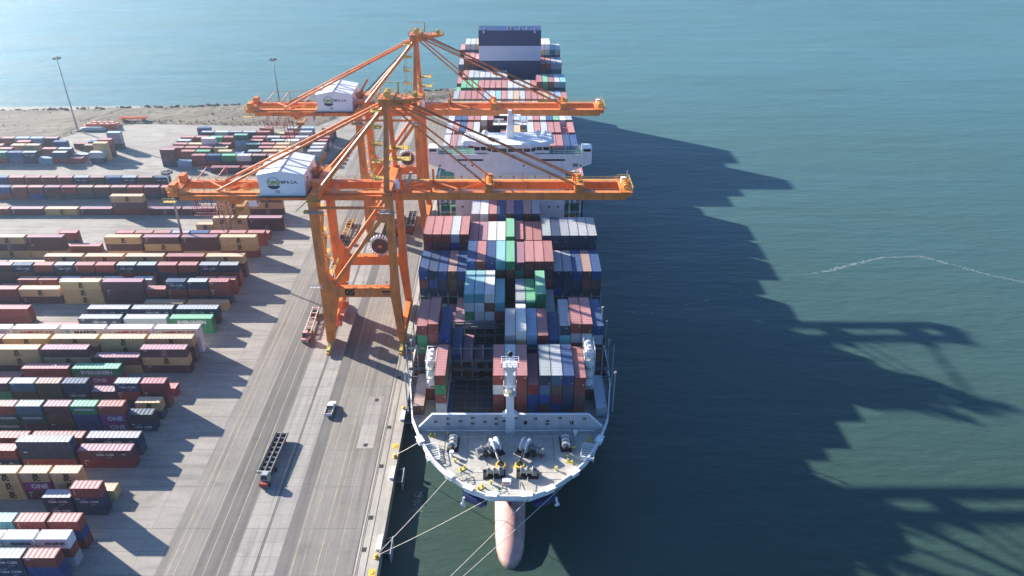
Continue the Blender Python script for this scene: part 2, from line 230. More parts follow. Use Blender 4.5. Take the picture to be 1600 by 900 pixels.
SHIP = [
    (136.4, [(1, 14.5, 0, (14,8,)), (2, 22.5, 1, (16,16,16,1,1,)), (3, 23, 0, (1,9,1,8,0,)), (4, 11.8, 0, (5,)), (8, 23, 0, (1,7,1,1,0,)), (9, 23, 0, (8,7,1,1,0,)), (10, 23, 0, (1,1,1,1,0,)), (11, 20.4, 0, (2,5,5,14,)), (12, 23, 0, (4,15,5,14,1,)), (13, 23, 0, (15,14,2,5,4,)), (14, 23, 0, (5,4,4,4,5,)), (15, 22.4, 0, (1,1,14,1,5,)), (16, 25, 1, (16,16,16,16,0,9,)), (17, 14, 0, (8,0,))]),
    (151.0, [(1, 26.4, 0, (1,9,9,14,0,)), (2, 26.9, 0, (1,1,14,0,0,)), (3, 24.1, 0, (5,4,0,)), (4, 18.3, 0, (5,0,4,)), (5, 16, 0, (0,)), (6, 13, 0, (0,)), (7, 13, 0, (13,)), (8, 12.5, 0, (13,)), (9, 23.7, 0, (8,4,13,0,)), (10, 25, 0, (7,3,1,0,)), (11, 23.7, 0, (6,5,4,0,)), (12, 23.7, 0, (1,0,1,4,)), (13, 22.6, 0, (5,0,1,1,)), (14, 26.4, 0, (4,12,1,5,)), (15, 26.9, 0, (1,8,1,0,)), (16, 26.9, 0, (1,7,0,14,)), (17, 26.4, 0, (5,8,0,1,4,))]),
    (165.6, [(0, 14, 0, (13,)), (1, 14, 0, (10,)), (2, 16, 0, (10,)), (3, 16, 0, (0,)), (4, 18, 0, (0,13,)), (5, 26.3, 0, (12,7,9,8,10,)), (6, 26.3, 0, (12,7,7,8,13,)), (7, 26.3, 0, (7,1,7,8,13,)), (8, 23.8, 0, (12,1,0,13,)), (9, 15, 0, (13,)), (10, 23.8, 0, (4,13,13,13,)), (11, 23.8, 0, (9,9,10,13,)), (12, 26.3, 0, (9,9,10,13,13,)), (13, 20.5, 0, (4,13,13,)), (14, 15, 0, (13,)), (15, 15, 0, (13,)), (16, 15, 0, (4,)), (17, 15, 0, (0,)), (18, 13, 0, (13,))]),
    (180.2, [(0, 24.6, 0, (5,1,4,13,)), (1, 24.6, 0, (4,5,4,13,)), (2, 24.6, 0, (5,4,4,13,)), (3, 24.6, 0, (14,14,0,13,)), (4, 24.6, 0, (5,4,4,13,)), (5, 27.6, 0, (5,4,0,13,)), (6, 27.6, 0, (1,1,0,13,)), (7, 27.6, 0, (5,4,4,13,)), (8, 27.6, 0, (12,0,13,13,)), (9, 27.6, 0, (9,1,13,0,)), (10, 27.3, 0, (0,9,13,13,)), (11, 27.6, 0, (1,1,0,13,)), (12, 27.6, 0, (1,0,0,13,)), (13, 27.6, 0, (1,0,1,13,)), (14, 24.6, 0, (4,4,5,13,)), (15, 24.6, 0, (4,4,4,13,)), (16, 24.6, 0, (5,4,4,13,)), (17, 24.6, 0, (14,1,14,13,)), (18, 24.6, 0, (5,14,13,13,))]),
    (194.8, [(0, 28.3, 0, (1,0,4,13,)), (1, 28.3, 0, (1,0,0,13,)), (2, 28.3, 0, (1,0,4,13,)), (3, 28.3, 0, (8,5,4,13,)), (4, 28.3, 0, (1,0,1,13,)), (5, 26.5, 0, (0,0,4,13,)), (6, 26.5, 0, (0,1,4,13,)), (7, 26.5, 0, (7,8,4,13,)), (8, 26.5, 0, (7,12,4,13,)), (9, 27.6, 0, (9,1,4,13,)), (10, 26.8, 0, (1,0,4,13,)), (11, 26.5, 0, (1,1,4,13,)), (12, 26.5, 0, (1,1,4,13,)), (13, 27.9, 0, (4,4,13,)), (14, 27.9, 0, (4,4,13,)), (15, 27.9, 0, (4,4,12,13,)), (16, 27.9, 0, (4,4,12,13,)), (17, 27.9, 0, (4,4,13,)), (18, 27.9, 0, (4,4,4,13,))]),
    (209.4, [(5, 27.8, 0, (8,4,4,13,)), (6, 27.8, 0, (7,4,4,13,)), (7, 27.8, 0, (1,14,5,13,)), (8, 27.8, 0, (5,4,4,13,)), (9, 27.8, 0, (0,14,4,13,)), (10, 27.8, 0, (5,5,4,13,)), (11, 27.8, 0, (14,1,0,13,)), (12, 27.8, 0, (4,4,4,13,))]),
    (237.8, [(0, 27.2, 0, (5,3,6,)), (1, 27.2, 0, (8,6,1,)), (2, 27.2, 0, (7,1,1,)), (3, 27.2, 0, (8,7,1,)), (4, 27.2, 0, (15,15,15,)), (5, 27.2, 0, (8,1,6,)), (6, 27.2, 0, (8,15,1,)), (7, 27.2, 0, (1,15,5,)), (8, 27.2, 0, (9,8,3,)), (9, 27.2, 0, (8,8,3,)), (10, 27.2, 0, (1,1,8,)), (11, 27.2, 0, (1,1,5,)), (12, 24.6, 0, (1,5,1,)), (13, 24.6, 0, (6,6,8,)), (14, 24.6, 0, (1,3,1,)), (15, 24.6, 0, (5,15,9,)), (16, 27.2, 0, (6,1,1,)), (17, 27.2, 0, (3,0,3,)), (18, 27.2, 0, (1,3,3,))]),
    (252.5, [(0, 22.0, 0, (1,8,1,)), (1, 22.0, 0, (1,1,1,)), (2, 22.0, 0, (15,1,5,)), (3, 22.0, 0, (7,1,1,)), (4, 22.0, 0, (8,9,8,)), (5, 22.0, 0, (1,7,1,)), (6, 22.0, 0, (3,1,3,)), (7, 22.0, 0, (1,9,8,)), (8, 24.6, 0, (8,8,8,)), (9, 24.6, 0, (8,7,9,)), (10, 24.6, 0, (5,1,9,)), (11, 24.6, 0, (6,1,8,)), (12, 24.6, 0, (1,15,8,)), (13, 24.6, 0, (6,1,1,)), (14, 24.6, 0, (9,1,9,)), (15, 24.6, 0, (8,1,8,)), (16, 24.6, 0, (6,3,6,)), (17, 24.6, 0, (7,7,7,)), (18, 24.6, 0, (1,8,6,))]),
    (266.5, [(0, 28, 0, (8,1,)), (1, 28, 0, (1,0,8,)), (2, 28, 0, (15,0,8,)), (3, 28, 0, (5,8,0,)), (4, 28, 0, (1,0,8,)), (5, 22, 0, (0,13,13,)), (6, 27.6, 0, (1,9,1,)), (7, 27.6, 0, (6,7,1,)), (8, 27.5, 0, (1,7,0,)), (9, 27.5, 0, (1,7,0,)), (10, 27.6, 0, (3,7,8,)), (11, 28, 0, (7,3,0,)), (12, 28, 0, (3,7,0,)), (13, 28, 0, (8,15,4,)), (14, 28, 0, (8,15,1,)), (15, 28, 0, (1,1,0,)), (16, 28, 0, (1,0,0,)), (17, 28, 0, (5,4,4,)), (18, 28, 0, (5,4,4,))]),
    (281.0, [(0, 27.6, 0, (8,8,1,)), (1, 28, 0, (1,0,8,)), (2, 28, 0, (5,8,0,)), (3, 28, 0, (1,0,8,)), (4, 28, 0, (8,5,0,)), (5, 22, 0, (14,13,13,)), (6, 20, 0, (13,13,13,)), (7, 18, 0, (10,13,13,)), (8, 25.0, 0, (1,1,3,)), (9, 25.0, 0, (8,15,1,)), (10, 28, 0, (3,7,0,)), (11, 25.0, 0, (3,8,1,)), (12, 28, 0, (8,15,4,)), (13, 28, 0, (1,1,1,)), (14, 28, 0, (8,15,1,)), (15, 28, 0, (1,1,0,)), (16, 28, 0, (1,0,0,)), (17, 26, 0, (0,4,4,)), (18, 28, 0, (1,4,4,))]),
    (295.5, [(0, 27.6, 0, (8,9,9,)), (1, 28, 0, (5,4,0,)), (2, 28, 0, (5,4,0,)), (3, 28, 0, (1,0,0,)), (4, 28, 0, (1,0,0,)), (5, 28, 0, (7,3,0,)), (6, 28, 0, (1,0,0,)), (7, 18, 0, (10,13,13,)), (8, 18, 0, (10,13,13,)), (9, 28, 0, (1,0,0,)), (10, 28, 0, (8,0,0,)), (11, 28, 0, (6,8,8,)), (12, 28, 0, (8,1,1,)), (13, 28, 0, (1,1,1,)), (14, 28, 0, (8,15,15,)), (15, 28, 0, (5,5,5,)), (16, 28, 0, (9,9,9,)), (17, 28, 0, (7,7,0,)), (18, 28, 0, (4,4,5,))]),
    (310.0, [(0, 27.4, 0, (1,1,1,)), (1, 27.4, 0, (9,7,5,)), (2, 27.4, 0, (6,1,0,)), (3, 27.4, 0, (15,5,15,)), (4, 27.4, 0, (15,1,15,)), (5, 27.4, 0, (15,5,1,)), (6, 27.4, 0, (8,1,6,)), (7, 27.4, 0, (8,15,1,)), (8, 27.4, 0, (5,1,15,)), (9, 27.4, 0, (0,8,1,)), (10, 27.4, 0, (8,1,1,)), (11, 27.4, 0, (6,1,8,)), (12, 27.4, 0, (0,3,15,)), (13, 27.4, 0, (8,15,0,)), (14, 20, 0, (1,0,4,)), (15, 17.5, 0, (4,0,1,)), (16, 17.5, 0, (1,0,4,)), (17, 17.5, 0, (0,1,4,)), (18, 17.5, 0, (4,1,0,))]),
    (324.5, [(0, 27.6, 0, (15,4,4,)), (1, 27.6, 0, (1,0,0,)), (2, 27.6, 0, (1,0,0,)), (3, 27.6, 0, (1,0,0,)), (4, 27.6, 0, (2,0,0,)), (5, 27.6, 0, (6,8,8,)), (6, 27.6, 0, (8,8,8,)), (7, 27.6, 0, (12,15,15,)), (8, 27.6, 0, (1,1,1,)), (9, 27.6, 0, (8,8,8,)), (10, 27.6, 0, (3,14,14,)), (11, 27.6, 0, (8,15,15,)), (12, 27.6, 0, (1,14,14,)), (13, 27.6, 0, (1,1,1,)), (14, 27.6, 0, (1,1,1,)), (15, 27.6, 0, (3,3,3,)), (16, 27.6, 0, (4,4,4,)), (17, 27.6, 0, (6,5,5,)), (18, 27.6, 0, (1,1,1,))]),
    (339.0, [(0, 25, 0, (9,10,10,)), (1, 28.2, 0, (9,10,10,)), (2, 28.2, 0, (9,10,10,)), (3, 28.2, 0, (9,10,10,)), (4, 28.2, 0, (1,0,0,)), (5, 28.2, 0, (1,0,0,)), (6, 28.2, 0, (1,0,0,)), (7, 28.2, 0, (1,0,0,)), (8, 28.2, 0, (1,0,0,)), (9, 28.2, 0, (8,15,15,)), (10, 28.2, 0, (8,15,15,)), (11, 28.2, 0, (8,15,15,)), (12, 28.2, 0, (8,15,15,)), (13, 28.2, 0, (1,0,0,)), (14, 30.8, 0, (1,0,0,)), (15, 30.8, 0, (9,9,10,)), (16, 30.8, 0, (1,0,0,)), (17, 30.8, 0, (8,4,4,)), (18, 30.8, 0, (12,10,10,))]),
    (353.5, [(0, 26, 0, (1,0,0,)), (1, 28.8, 0, (1,3,3,)), (2, 28.8, 0, (8,15,15,)), (3, 28.8, 0, (8,15,15,)), (4, 28.8, 0, (8,15,15,)), (5, 28.8, 0, (8,15,15,)), (6, 28.8, 0, (8,3,3,)), (7, 28.8, 0, (8,3,3,)), (8, 28.8, 0, (8,3,3,)), (9, 20, 0, (4,13,13,)), (10, 20, 0, (4,13,13,)), (11, 20, 0, (4,13,13,)), (12, 20, 0, (4,13,13,)), (13, 20, 0, (4,13,13,)), (14, 26, 0, (4,13,13,)), (15, 26.4, 0, (0,4,4,)), (16, 26.4, 0, (8,13,13,)), (17, 26.4, 0, (4,0,0,)), (18, 26.4, 0, (8,13,13,))]),
    (369.0, [(0, 30.6, 0, (15,14,0,)), (1, 33.2, 0, (1,14,0,)), (2, 33.2, 0, (1,0,14,)), (3, 33.2, 0, (1,0,0,)), (15, 31, 0, (2,0,0,)), (16, 31, 0, (1,4,4,)), (17, 31, 0, (8,15,15,)), (18, 31, 0, (8,15,15,))]),
    (383.5, [(0, 34, 0, (1,4,4,)), (1, 36.6, 0, (8,4,14,)), (2, 36.6, 0, (8,5,14,)), (3, 36.6, 0, (3,14,14,)), (4, 36.6, 0, (8,0,0,)), (14, 36.6, 0, (6,4,4,)), (15, 36.6, 0, (7,3,14,)), (16, 36.6, 0, (7,8,4,)), (17, 34, 0, (15,4,4,)), (18, 34, 0, (8,4,15,))]),
]
VIS = {0, 1, 3, 4, 14, 15, 16, 17, 31, 32, 33, 34, 37, 47, 48, 49, 50, 51, 52, 53, 54, 56, 57, 58, 59, 60, 61, 71, 72, 73, 74, 75, 76, 77, 80, 82, 84, 88, 89, 90, 91, 92, 93, 94, 95, 96, 97, 98, 99, 100, 101, 102, 103, 104, 112, 114, 115, 117, 118, 120, 122, 123, 125, 126, 128, 129, 131, 143, 144, 145, 147, 149, 150, 151, 152, 153, 154, 155, 157, 158, 165, 168, 169, 171, 174, 183, 186, 189, 192, 200, 202, 204, 207, 209, 211, 213, 214, 218, 219, 220, 221, 223, 224, 226, 227, 229, 231, 232, 233, 234, 235, 236, 237, 238, 239, 240, 254, 256, 262, 265, 268, 271, 274, 277, 280, 283, 286, 289, 292, 295, 305, 308, 311, 314, 317, 325, 326, 327, 328, 329, 331, 332, 334, 335, 337, 338, 339, 340, 341, 342, 348, 349, 365, 368, 369, 370, 372, 374, 375, 376, 377, 378, 379, 380, 381, 382, 383, 384, 385, 386, 387, 388, 391, 392, 393, 395, 397, 399, 401, 403, 405, 407, 409, 411, 419, 421, 423, 425, 427, 429, 431, 433, 435, 437, 446, 447, 472, 649, 650, 656, 657, 658, 659, 660, 661, 662, 667, 672, 677, 681, 686, 691, 696, 707, 708, 709, 714, 719, 722, 725, 726, 727, 729, 733, 737, 741, 745, 749, 753, 757, 761, 770, 772, 777, 782, 787, 792, 796, 800, 805, 813, 817, 821, 825, 829, 833, 837, 841, 845, 849, 853, 857, 861, 865, 869, 873, 877, 881, 885, 889, 893, 897, 901, 905, 909, 913, 917, 921, 925, 929, 933, 937, 941, 944, 947, 951, 955, 958, 962, 966, 970, 974, 978, 982, 986, 990, 994, 997, 1000, 1003, 1006, 1009, 1012, 1015, 1018, 1021, 1024, 1027, 1030, 1033, 1036, 1039, 1042, 1045, 1048, 1110, 1113, 1119, 1125, 1143, 1155, 1158}
# ------------------------------------------------------------------ setting: water, quay, yard, shore
m, n, b = newmat('harbour_water')
big = noise(n, .006, 3, 'Object', (1, .6, 1))
c = mix(n, ramp(n, big, .3, .7), (.029, .056, .038), (.034, .068, .060))
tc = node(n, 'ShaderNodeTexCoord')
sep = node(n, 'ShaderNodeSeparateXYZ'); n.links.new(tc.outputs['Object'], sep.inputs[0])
far = node(n, 'ShaderNodeMapRange'); far.inputs[1].default_value = 100; far.inputs[2].default_value = 520   # silty near the quay, bluer out in the bay, lightened to carry the sky's glow
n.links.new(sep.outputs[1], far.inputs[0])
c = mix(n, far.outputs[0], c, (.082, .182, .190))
silt = noise(n, .018, 6, 'Object', (.45, 1.4, 1), .7); c = mix(n, mul(n, ramp(n, silt, .45, .75), .30), c, (.052, .092, .070))
n.links.new(c, b.inputs['Base Color'])
b.inputs['Roughness'].default_value = .32; b.inputs['IOR'].default_value = 1.33
w1 = noise(n, .20, 5, 'Object', (.55, 1.5, 1), .62); w2 = noise(n, .035, 3, 'Object', (.35, 1.7, 1))
ad = node(n, 'ShaderNodeMath', operation='ADD'); n.links.new(w1, ad.inputs[0]); n.links.new(mul(n, w2, 2.2), ad.inputs[1])
gust = noise(n, .012, 5, 'Object', (.5, 1.3, 1), .65); gr = node(n, 'ShaderNodeMapRange')     # gust patches
for k_, v_ in zip((1, 2, 3, 4), (.35, .65, .34, .52)): gr.inputs[k_].default_value = v_
n.links.new(gust, gr.inputs[0]); n.links.new(gr.outputs[0], b.inputs['Roughness'])
bump(n, b, ad.outputs[0], .40, 1.0)
M_water = m
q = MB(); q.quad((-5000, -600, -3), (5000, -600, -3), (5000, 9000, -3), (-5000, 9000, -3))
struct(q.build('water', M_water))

def ground(name, a, bcol, sc=.05, streak=None, slab=0):
    m, n, b = newmat(name)
    f = noise(n, sc, 6); c = mix(n, ramp(n, f, .32, .68), a, bcol)
    g = noise(n, 1.1, 8, rough=.7); c = mix(n, mul(n, ramp(n, g, .45, .75), .35), c, tuple(x*.62 for x in a))
    if streak:
        s_ = noise(n, .5, 5, sc=streak); c = mix(n, mul(n, ramp(n, s_, .48, .66), .5), c, tuple(x*.55 for x in a))
    p = noise(n, .16, 4); c = mix(n, mul(n, ramp(n, p, .62, .70), .35), c, tuple(x*.5 for x in a))
    if slab:
        tc = node(n, 'ShaderNodeTexCoord'); br = node(n, 'ShaderNodeTexBrick'); br.offset = .0
        for k_, v_ in (('Scale', 1), ('Brick Width', slab), ('Row Height', slab*.8), ('Mortar Size', .07), ('Mortar Smooth', .4), ('Bias', 0)): br.inputs[k_].default_value = v_
        br.inputs['Color1'].default_value = (.91, .91, .92, 1); br.inputs['Color2'].default_value = (1.05, 1.045, 1.03, 1); br.inputs['Mortar'].default_value = (.66, .65, .63, 1)
        n.links.new(tc.outputs['Object'], br.inputs['Vector']); c = mix(n, 1, c, br.outputs['Color'], 'MULTIPLY')
    o_ = noise(n, .9, 3); c = mix(n, mul(n, ramp(n, o_, .68, .74), .5), c, (.06, .055, .05))
    n.links.new(c, b.inputs['Base Color']); b.inputs['Roughness'].default_value = .85
    b.inputs['Specular IOR Level'].default_value = .25
    bump(n, b, g, .25, .03); return m
M_conc = ground('yard_concrete', (.272, .248, .214), (.37, .338, .292), .045, (.12, 1.2, 1), 7.5)
M_beam = ground('pale_concrete', (.30, .28, .25), (.365, .34, .305), .08, (1.6, .06, 1), 4.6)
M_asph = ground('apron_asphalt', (.132, .123, .113), (.175, .163, .15), .06, (1.8, .05, 1))
M_lane = ground('worn_apron_paving', (.195, .179, .156), (.272, .25, .22), .05, (1.8, .05, 1))
M_cope = ground('cope_concrete', (.36, .325, .275), (.45, .41, .345), .12, (1.2, .1, 1))
M_soil = ground('sandy_soil', (.115, .092, .066), (.20, .165, .12), .03)
M_yellow_line = mat('worn_yellow_paint', (.43, .36, .22), .8, var=.25, scale=.4, dirt=(.26, .235, .205), damt=.75)
M_steel = mat('dark_steel', (.05, .047, .045), .5, .4)
q = MB()
poly = [(-26.2, -150), (-26.2, 436), (-30, 436), (-120, 404), (-800, 392), (-800, -150)]
q.loft([[(x, y, -14) for x, y in poly], [(x, y, 0) for x, y in poly]])
quay = struct(q.build('quay', M_conc))
def sheet(name, x0, x1, y0, y1, lev, m):
    q = MB(); q.quad((x0, y0, lev*.004), (x1, y0, lev*.004), (x1, y1, lev*.004), (x0, y1, lev*.004))
    return struct(q.build(name, m))
Y0, Y1 = -100, 425
sheet('apron_paving', -70, -30.9, Y0, Y1, 1, M_lane)
sheet('asphalt_lane', -62.3, -55.4, Y0, Y1, 2, M_asph)
sheet('crane_beam', -55.2, -46.5, Y0, Y1, 3, M_beam)
sheet('asphalt_lane', -46.4, -43.7, Y0, Y1, 2, M_asph)
sheet('quay_cope', -30.85, -26.21, Y0, 434, 3, M_cope)
for x, w in ((-50.75, .16), (-50.4, .16), (-30.45, .14), (-30.15, .14), (-31.05, .10)):
    sheet('crane_rail', x-w/2, x+w/2, Y0, Y1, 5, M_steel)
sheet('cable_slot', -28.72, -28.52, Y0, 430, 5, mat('slot_dark_grey', (.09, .085, .08), .9))  # cable slot as a flat dark grey strip
for x, w in ((-67.6, .13), (-66.2, .12), (-62.6, .10), (-60.4, .12), (-57.6, .13), (-43.3, .12), (-41.4, .08), (-38.4, .13), (-37.2, .09), (-34.6, .11)):
    sheet('lane_marking', x-w/2, x+w/2, Y0, 400, 4, M_yellow_line)
# expansion joints, manholes and a repaired slab of the apron
q = MB()
for y in range(-90, 400, 12):
    q.quad((-78, y, .022), (-31, y, .022), (-31, y+.09, .022), (-78, y+.09, .022))
struct(q.build('paving_joint', mat('joint_grey', (.17, .16, .15), .9)))
sheet('repaired_slab', -36.4, -32.4, 138.5, 158, 6, M_beam)
for x, y, dl in ((-29.6, 117, 'second from the front on the cope'), (-29.7, 108.5, 'nearest the camera on the cope'), (-29.6, 146, 'fourth from the front on the cope'), (-29.6, 166, 'farthest on the cope'), (-29.6, 132.5, 'third from the front on the cope'), (-34.4, 139.6, 'near end of the pale slab'), (-34.2, 156.5, 'far end of the pale slab')):
    tag(MB().cbox((x, y, .035), (.9, 1.1, .03)).build('drain_cover', M_steel), 'rusty square drain cover in the quay paving, %s' % dl, 'drain cover', 'drain covers in the quay paving')
# shore beyond the yard: bumpy soil falling to the bay
def shore_y(x):
    t = [(-800, 393), (-268, 398), (-170, 406), (-136, 409), (-90, 419), (-50, 434), (-26.4, 438)]
    for (a, ya), (bb, yb) in zip(t, t[1:]):
        if a <= x <= bb: return ya+(yb-ya)*(x-a)/(bb-a)
    return 393 if x < -800 else 438
def soil_y(x):
    t = [(-800, 330), (-218, 344), (-206, 366), (-185, 374), (-140, 371), (-95, 371), (-80, 395), (-60, 408), (-26.4, 418)]
    for (a, ya), (bb, yb) in zip(t, t[1:]):
        if a <= x <= bb: return ya+(yb-ya)*(x-a)/(bb-a)
from mathutils import noise as mn
q = MB(); xs = [-800+8*i for i in range(73)]+[-220+3.0*i for i in range(65)]+[-26.4]; NR = 22
for x in xs:
    ya, yb = soil_y(x), shore_y(x)
    for j in range(NR):
        t = j/(NR-1); y = ya+(yb+6-ya)*t + (.6*mn.noise((x*.09, j*.3, 2)) if 0 < j else 0)
        ed = max(0, min(1, (yb-y)/4.5))
        z = .05+min(1, t*5)*(.4+.45*mn.noise((x*.05, y*.08, 0))+.3*mn.noise((x*.3, y*.3, 5)))
        z = z*ed-5.0*(1-ed) if j else .03
        q.v.append((x, y, max(z, .03) if ed >= 1 else z))
for i in range(len(xs)-1):
    for j in range(NR-1):
        a = i*NR+j; q.f.append((a, a+NR, a+NR+1, a+1))
struct(q.build('shore', M_soil))
rk = MB()
for i in range(650):
    x = random.uniform(-330, -27); y = shore_y(x)+random.uniform(-6, 1.5); r = random.uniform(.4, 1.3); z = random.uniform(-.2, .7)-max(0, (y-shore_y(x)+4))*.5
    rk.loft([[(x+r*k*math.cos(t)*random.uniform(.7, 1.2), y+r*k*math.sin(t)*random.uniform(.7, 1.2), z+h*r) for t in [i*1.256 for i in range(5)]] for k, h in ((.8, -.6), (1, 0), (.5, .6))])
struct(rk.build('shore_rocks', mat('shore_rock', (.17, .145, .12), .9, var=.35, scale=.3)), 'stuff')
sc = MB()
for i in range(900):
    x = random.uniform(-320, -30); ya = soil_y(x); y = random.choice([ya+random.uniform(0, 5), random.uniform(ya, shore_y(x)-3)]); r = random.uniform(.25, .9)
    z = .2
    for k in range(4):
        a = random.uniform(0, 6.28); dx, dy = math.cos(a)*r, math.sin(a)*r
        sc.quad((x-dy*.3, y+dx*.3, z), (x+dy*.3, y-dx*.3, z), (x+dx, y+dy, z+r*random.uniform(.6, 1.3)))
struct(sc.build('scrub', mat('dry_scrub', (.13, .12, .055), .9, var=.4, scale=.2)), 'stuff')
# foam: a broken line on the water and the wash of a discharge beside the quay
M_foam = mat('foam_white', (.44, .47, .45), .8, var=.2, scale=.8)
fm = MB()
pts = [(29, 204), (44, 203), (64, 211), (85, 220), (97, 226), (107, 229), (121, 235), (130, 239), (144, 240), (151, 235), (161, 227), (172, 221), (195, 210)]
wd = [.25, .5, .3, .3, .3, .8, 1.0, .45, .9, .7, .6, .5, .4]
dn = [.3, .9, .15, .3, .25, 1.8, 3.2, .5, 2.4, 1.6, 1.3, 1.2, 1]
def blot(x, y, r):
    k = random.randint(4, 6); st = random.uniform(1, 2.4); a0 = random.uniform(0, 6.3)
    fm.quad(*[(x+r*st*math.cos(a0+6.283*i/k)*random.uniform(.5, 1.1), y+r*math.sin(a0+6.283*i/k)*random.uniform(.5, 1.1), -2.97) for i in range(k)])
for (a, wa, da), (bq, wb, db) in zip(zip(pts, wd, dn), zip(pts[1:], wd[1:], dn[1:])):
    L = math.dist(a, bq)
    for i in range(int(L*5*(da+db)/2)):
        t = random.random(); w = wa+(wb-wa)*t; xx = a[0]+(bq[0]-a[0])*t
        if mn.noise((xx*.22, 3.1, 0))+.5*mn.noise((xx*.9, 1, 4)) < (.02 if xx < 105 else -.22 if xx < 118 else -9): continue
        blot(a[0]+(bq[0]-a[0])*t+random.gauss(0, w*.8), a[1]+(bq[1]-a[1])*t+random.gauss(0, w*.45), random.uniform(.04, .17))
for i in range(420):
    t = random.random()**1.6; blot(-20.4-.6*t+5*max(0, t-.6)+random.gauss(0, .35+1.6*t), 127-15*t+random.gauss(0, .6), random.uniform(.02, .09)*(1.2-t))
struct(fm.build('foam', M_foam), 'stuff')

# ------------------------------------------------------------------ cargo containers
COL = {'M': (.105, .026, .042), 'R': (.23, .042, .034), 'C': (.22, .020, .028), 'S': (.58, .385, .175), 'N': (.009, .028, .080), 'B': (.010, .052, .21),
       'U': (.22, .36, .50), 'W': (.72, .70, .66), 'L': (.36, .38, .41), 'G': (.018, .235, .095), 'D': (.015, .10, .075), 'P': (.27, .025, .17),
       'T': (.11, .36, .40), 'K': (.018, .020, .030), 'O': (.115, .052, .035), 'A': (.055, .135, .215)}
NAME = {'M': 'dark maroon', 'R': 'rusty red', 'C': 'bright crimson', 'S': 'tan', 'N': 'navy blue', 'B': 'bright blue', 'U': 'pale blue', 'W': 'white', 'L': 'light grey',
        'G': 'green', 'D': 'dark green', 'P': 'magenta', 'T': 'turquoise', 'K': 'black', 'O': 'brown', 'A': 'steel blue'}
H = 2.58; PITCH = 2.58
def body_mesh(L):
    q = MB(); x = L/2; y = 1.22
    for sx in (-1, 1):
        for sy in (-1, 1): q.box(sx*x-(.16 if sx > 0 else 0), sx*x+(.16 if sx < 0 else 0), sy*y-(.16 if sy > 0 else 0), sy*y+(.16 if sy < 0 else 0), 0, H)
    for sy in (-1, 1):
        for z in ((.0, .16), (H-.12, H)):
            q.box(-x+.16, x-.16, min(sy*y, sy*(y-.1)), max(sy*y, sy*(y-.1)), *z)
    for sx in (-1, 1):
        for z in ((.0, .16), (H-.12, H)):
            q.box(min(sx*x, sx*(x-.1)), max(sx*x, sx*(x-.1)), -y+.16, y-.16, *z)
    k = int(L/.55); d = (L-.32)/k
    for sy in (-1, 1):                                             # corrugated sides
        for i in range(k):
            a = -x+.16+i*d; o, e = sy*(y-.02), sy*(y-.075)
            P = [(a, e), (a+d*.14, o), (a+d*.5, o), (a+d*.64, e), (a+d, e)]
            for (xa, ya), (xb, yb) in zip(P, P[1:]):
                pts_ = [(xa, ya, .16), (xb, yb, .16), (xb, yb, H-.12), (xa, ya, H-.12)]
                q.quad(*(pts_ if sy < 0 else pts_[::-1]))
    q.quad((-x+.03, y-.16, .16), (-x+.03, -y+.16, .16), (-x+.03, -y+.16, H-.12), (-x+.03, y-.16, H-.12))
    q.quad((-x+.1, -y+.1, .1), (-x+.1, y-.1, .1), (x-.1, y-.1, .1), (x-.1, -y+.1, .1))
    me = q.mesh('container_body'); me.materials.append(M_body); return me
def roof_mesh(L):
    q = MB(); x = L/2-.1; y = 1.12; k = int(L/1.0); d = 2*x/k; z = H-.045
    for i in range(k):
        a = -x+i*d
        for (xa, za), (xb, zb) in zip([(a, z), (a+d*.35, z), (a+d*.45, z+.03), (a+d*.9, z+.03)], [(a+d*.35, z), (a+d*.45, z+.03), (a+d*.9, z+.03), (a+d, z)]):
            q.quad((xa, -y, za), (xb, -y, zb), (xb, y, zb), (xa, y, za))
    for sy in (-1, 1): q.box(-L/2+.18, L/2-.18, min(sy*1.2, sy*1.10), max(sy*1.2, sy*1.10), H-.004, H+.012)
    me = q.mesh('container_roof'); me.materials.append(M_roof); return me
def door_mesh():
    q = MB().box(0, .05, -.55, .55, .17, H-.13)
    for yy in (-.28, .28):
        q.bar((.09, yy, .2), (.09, yy, H-.16), .05)
        for z in (.4, 1.2, 2.1): q.box(.05, .10, yy-.09, yy+.09, z-.05, z+.05)
    me = q.mesh('door_leaf'); me.materials.append(M_body); return me
BODY = {20: body_mesh(6.06), 40: body_mesh(12.19)}; ROOF = {20: roof_mesh(6.06), 40: roof_mesh(12.19)}; DOOR = door_mesh()
M_ink = mat('dark_lettering', (.035, .022, .02), .6); M_wht = mat('white_lettering', (.60, .60, .60), .6); M_red = mat('red_lettering', (.45, .03, .03), .6)
M_pale = mat('faded_lettering', (.32, .20, .17), .6); M_mb = mat('pale_blue_lettering', (.17, .42, .58), .6); M_nv = mat('navy_lettering', (.02, .035, .09), .6)
TX = {'maersk': text_mesh('lettering', 'MAERSK', 1.75, M_nv, .03), 'ham': text_mesh('lettering', 'HAMBURG SUD', 1.35, M_red, .02), 'ever': text_mesh('lettering', 'EVERGREEN', 1.55, M_wht, .04),
      'ever20': text_mesh('lettering', 'EVERGREEN', .85, M_wht, .03), 'cma': text_mesh('lettering', 'CMA CGM', .86, M_wht, .02), 'one': text_mesh('lettering', 'ONE', 1.75, M_wht, .03),
      'msc': text_mesh('lettering', 'M\nSC', 1.35, M_ink, .06), 'mscp': text_mesh('lettering', 'M\nSC', 1.35, M_pale, .06)}
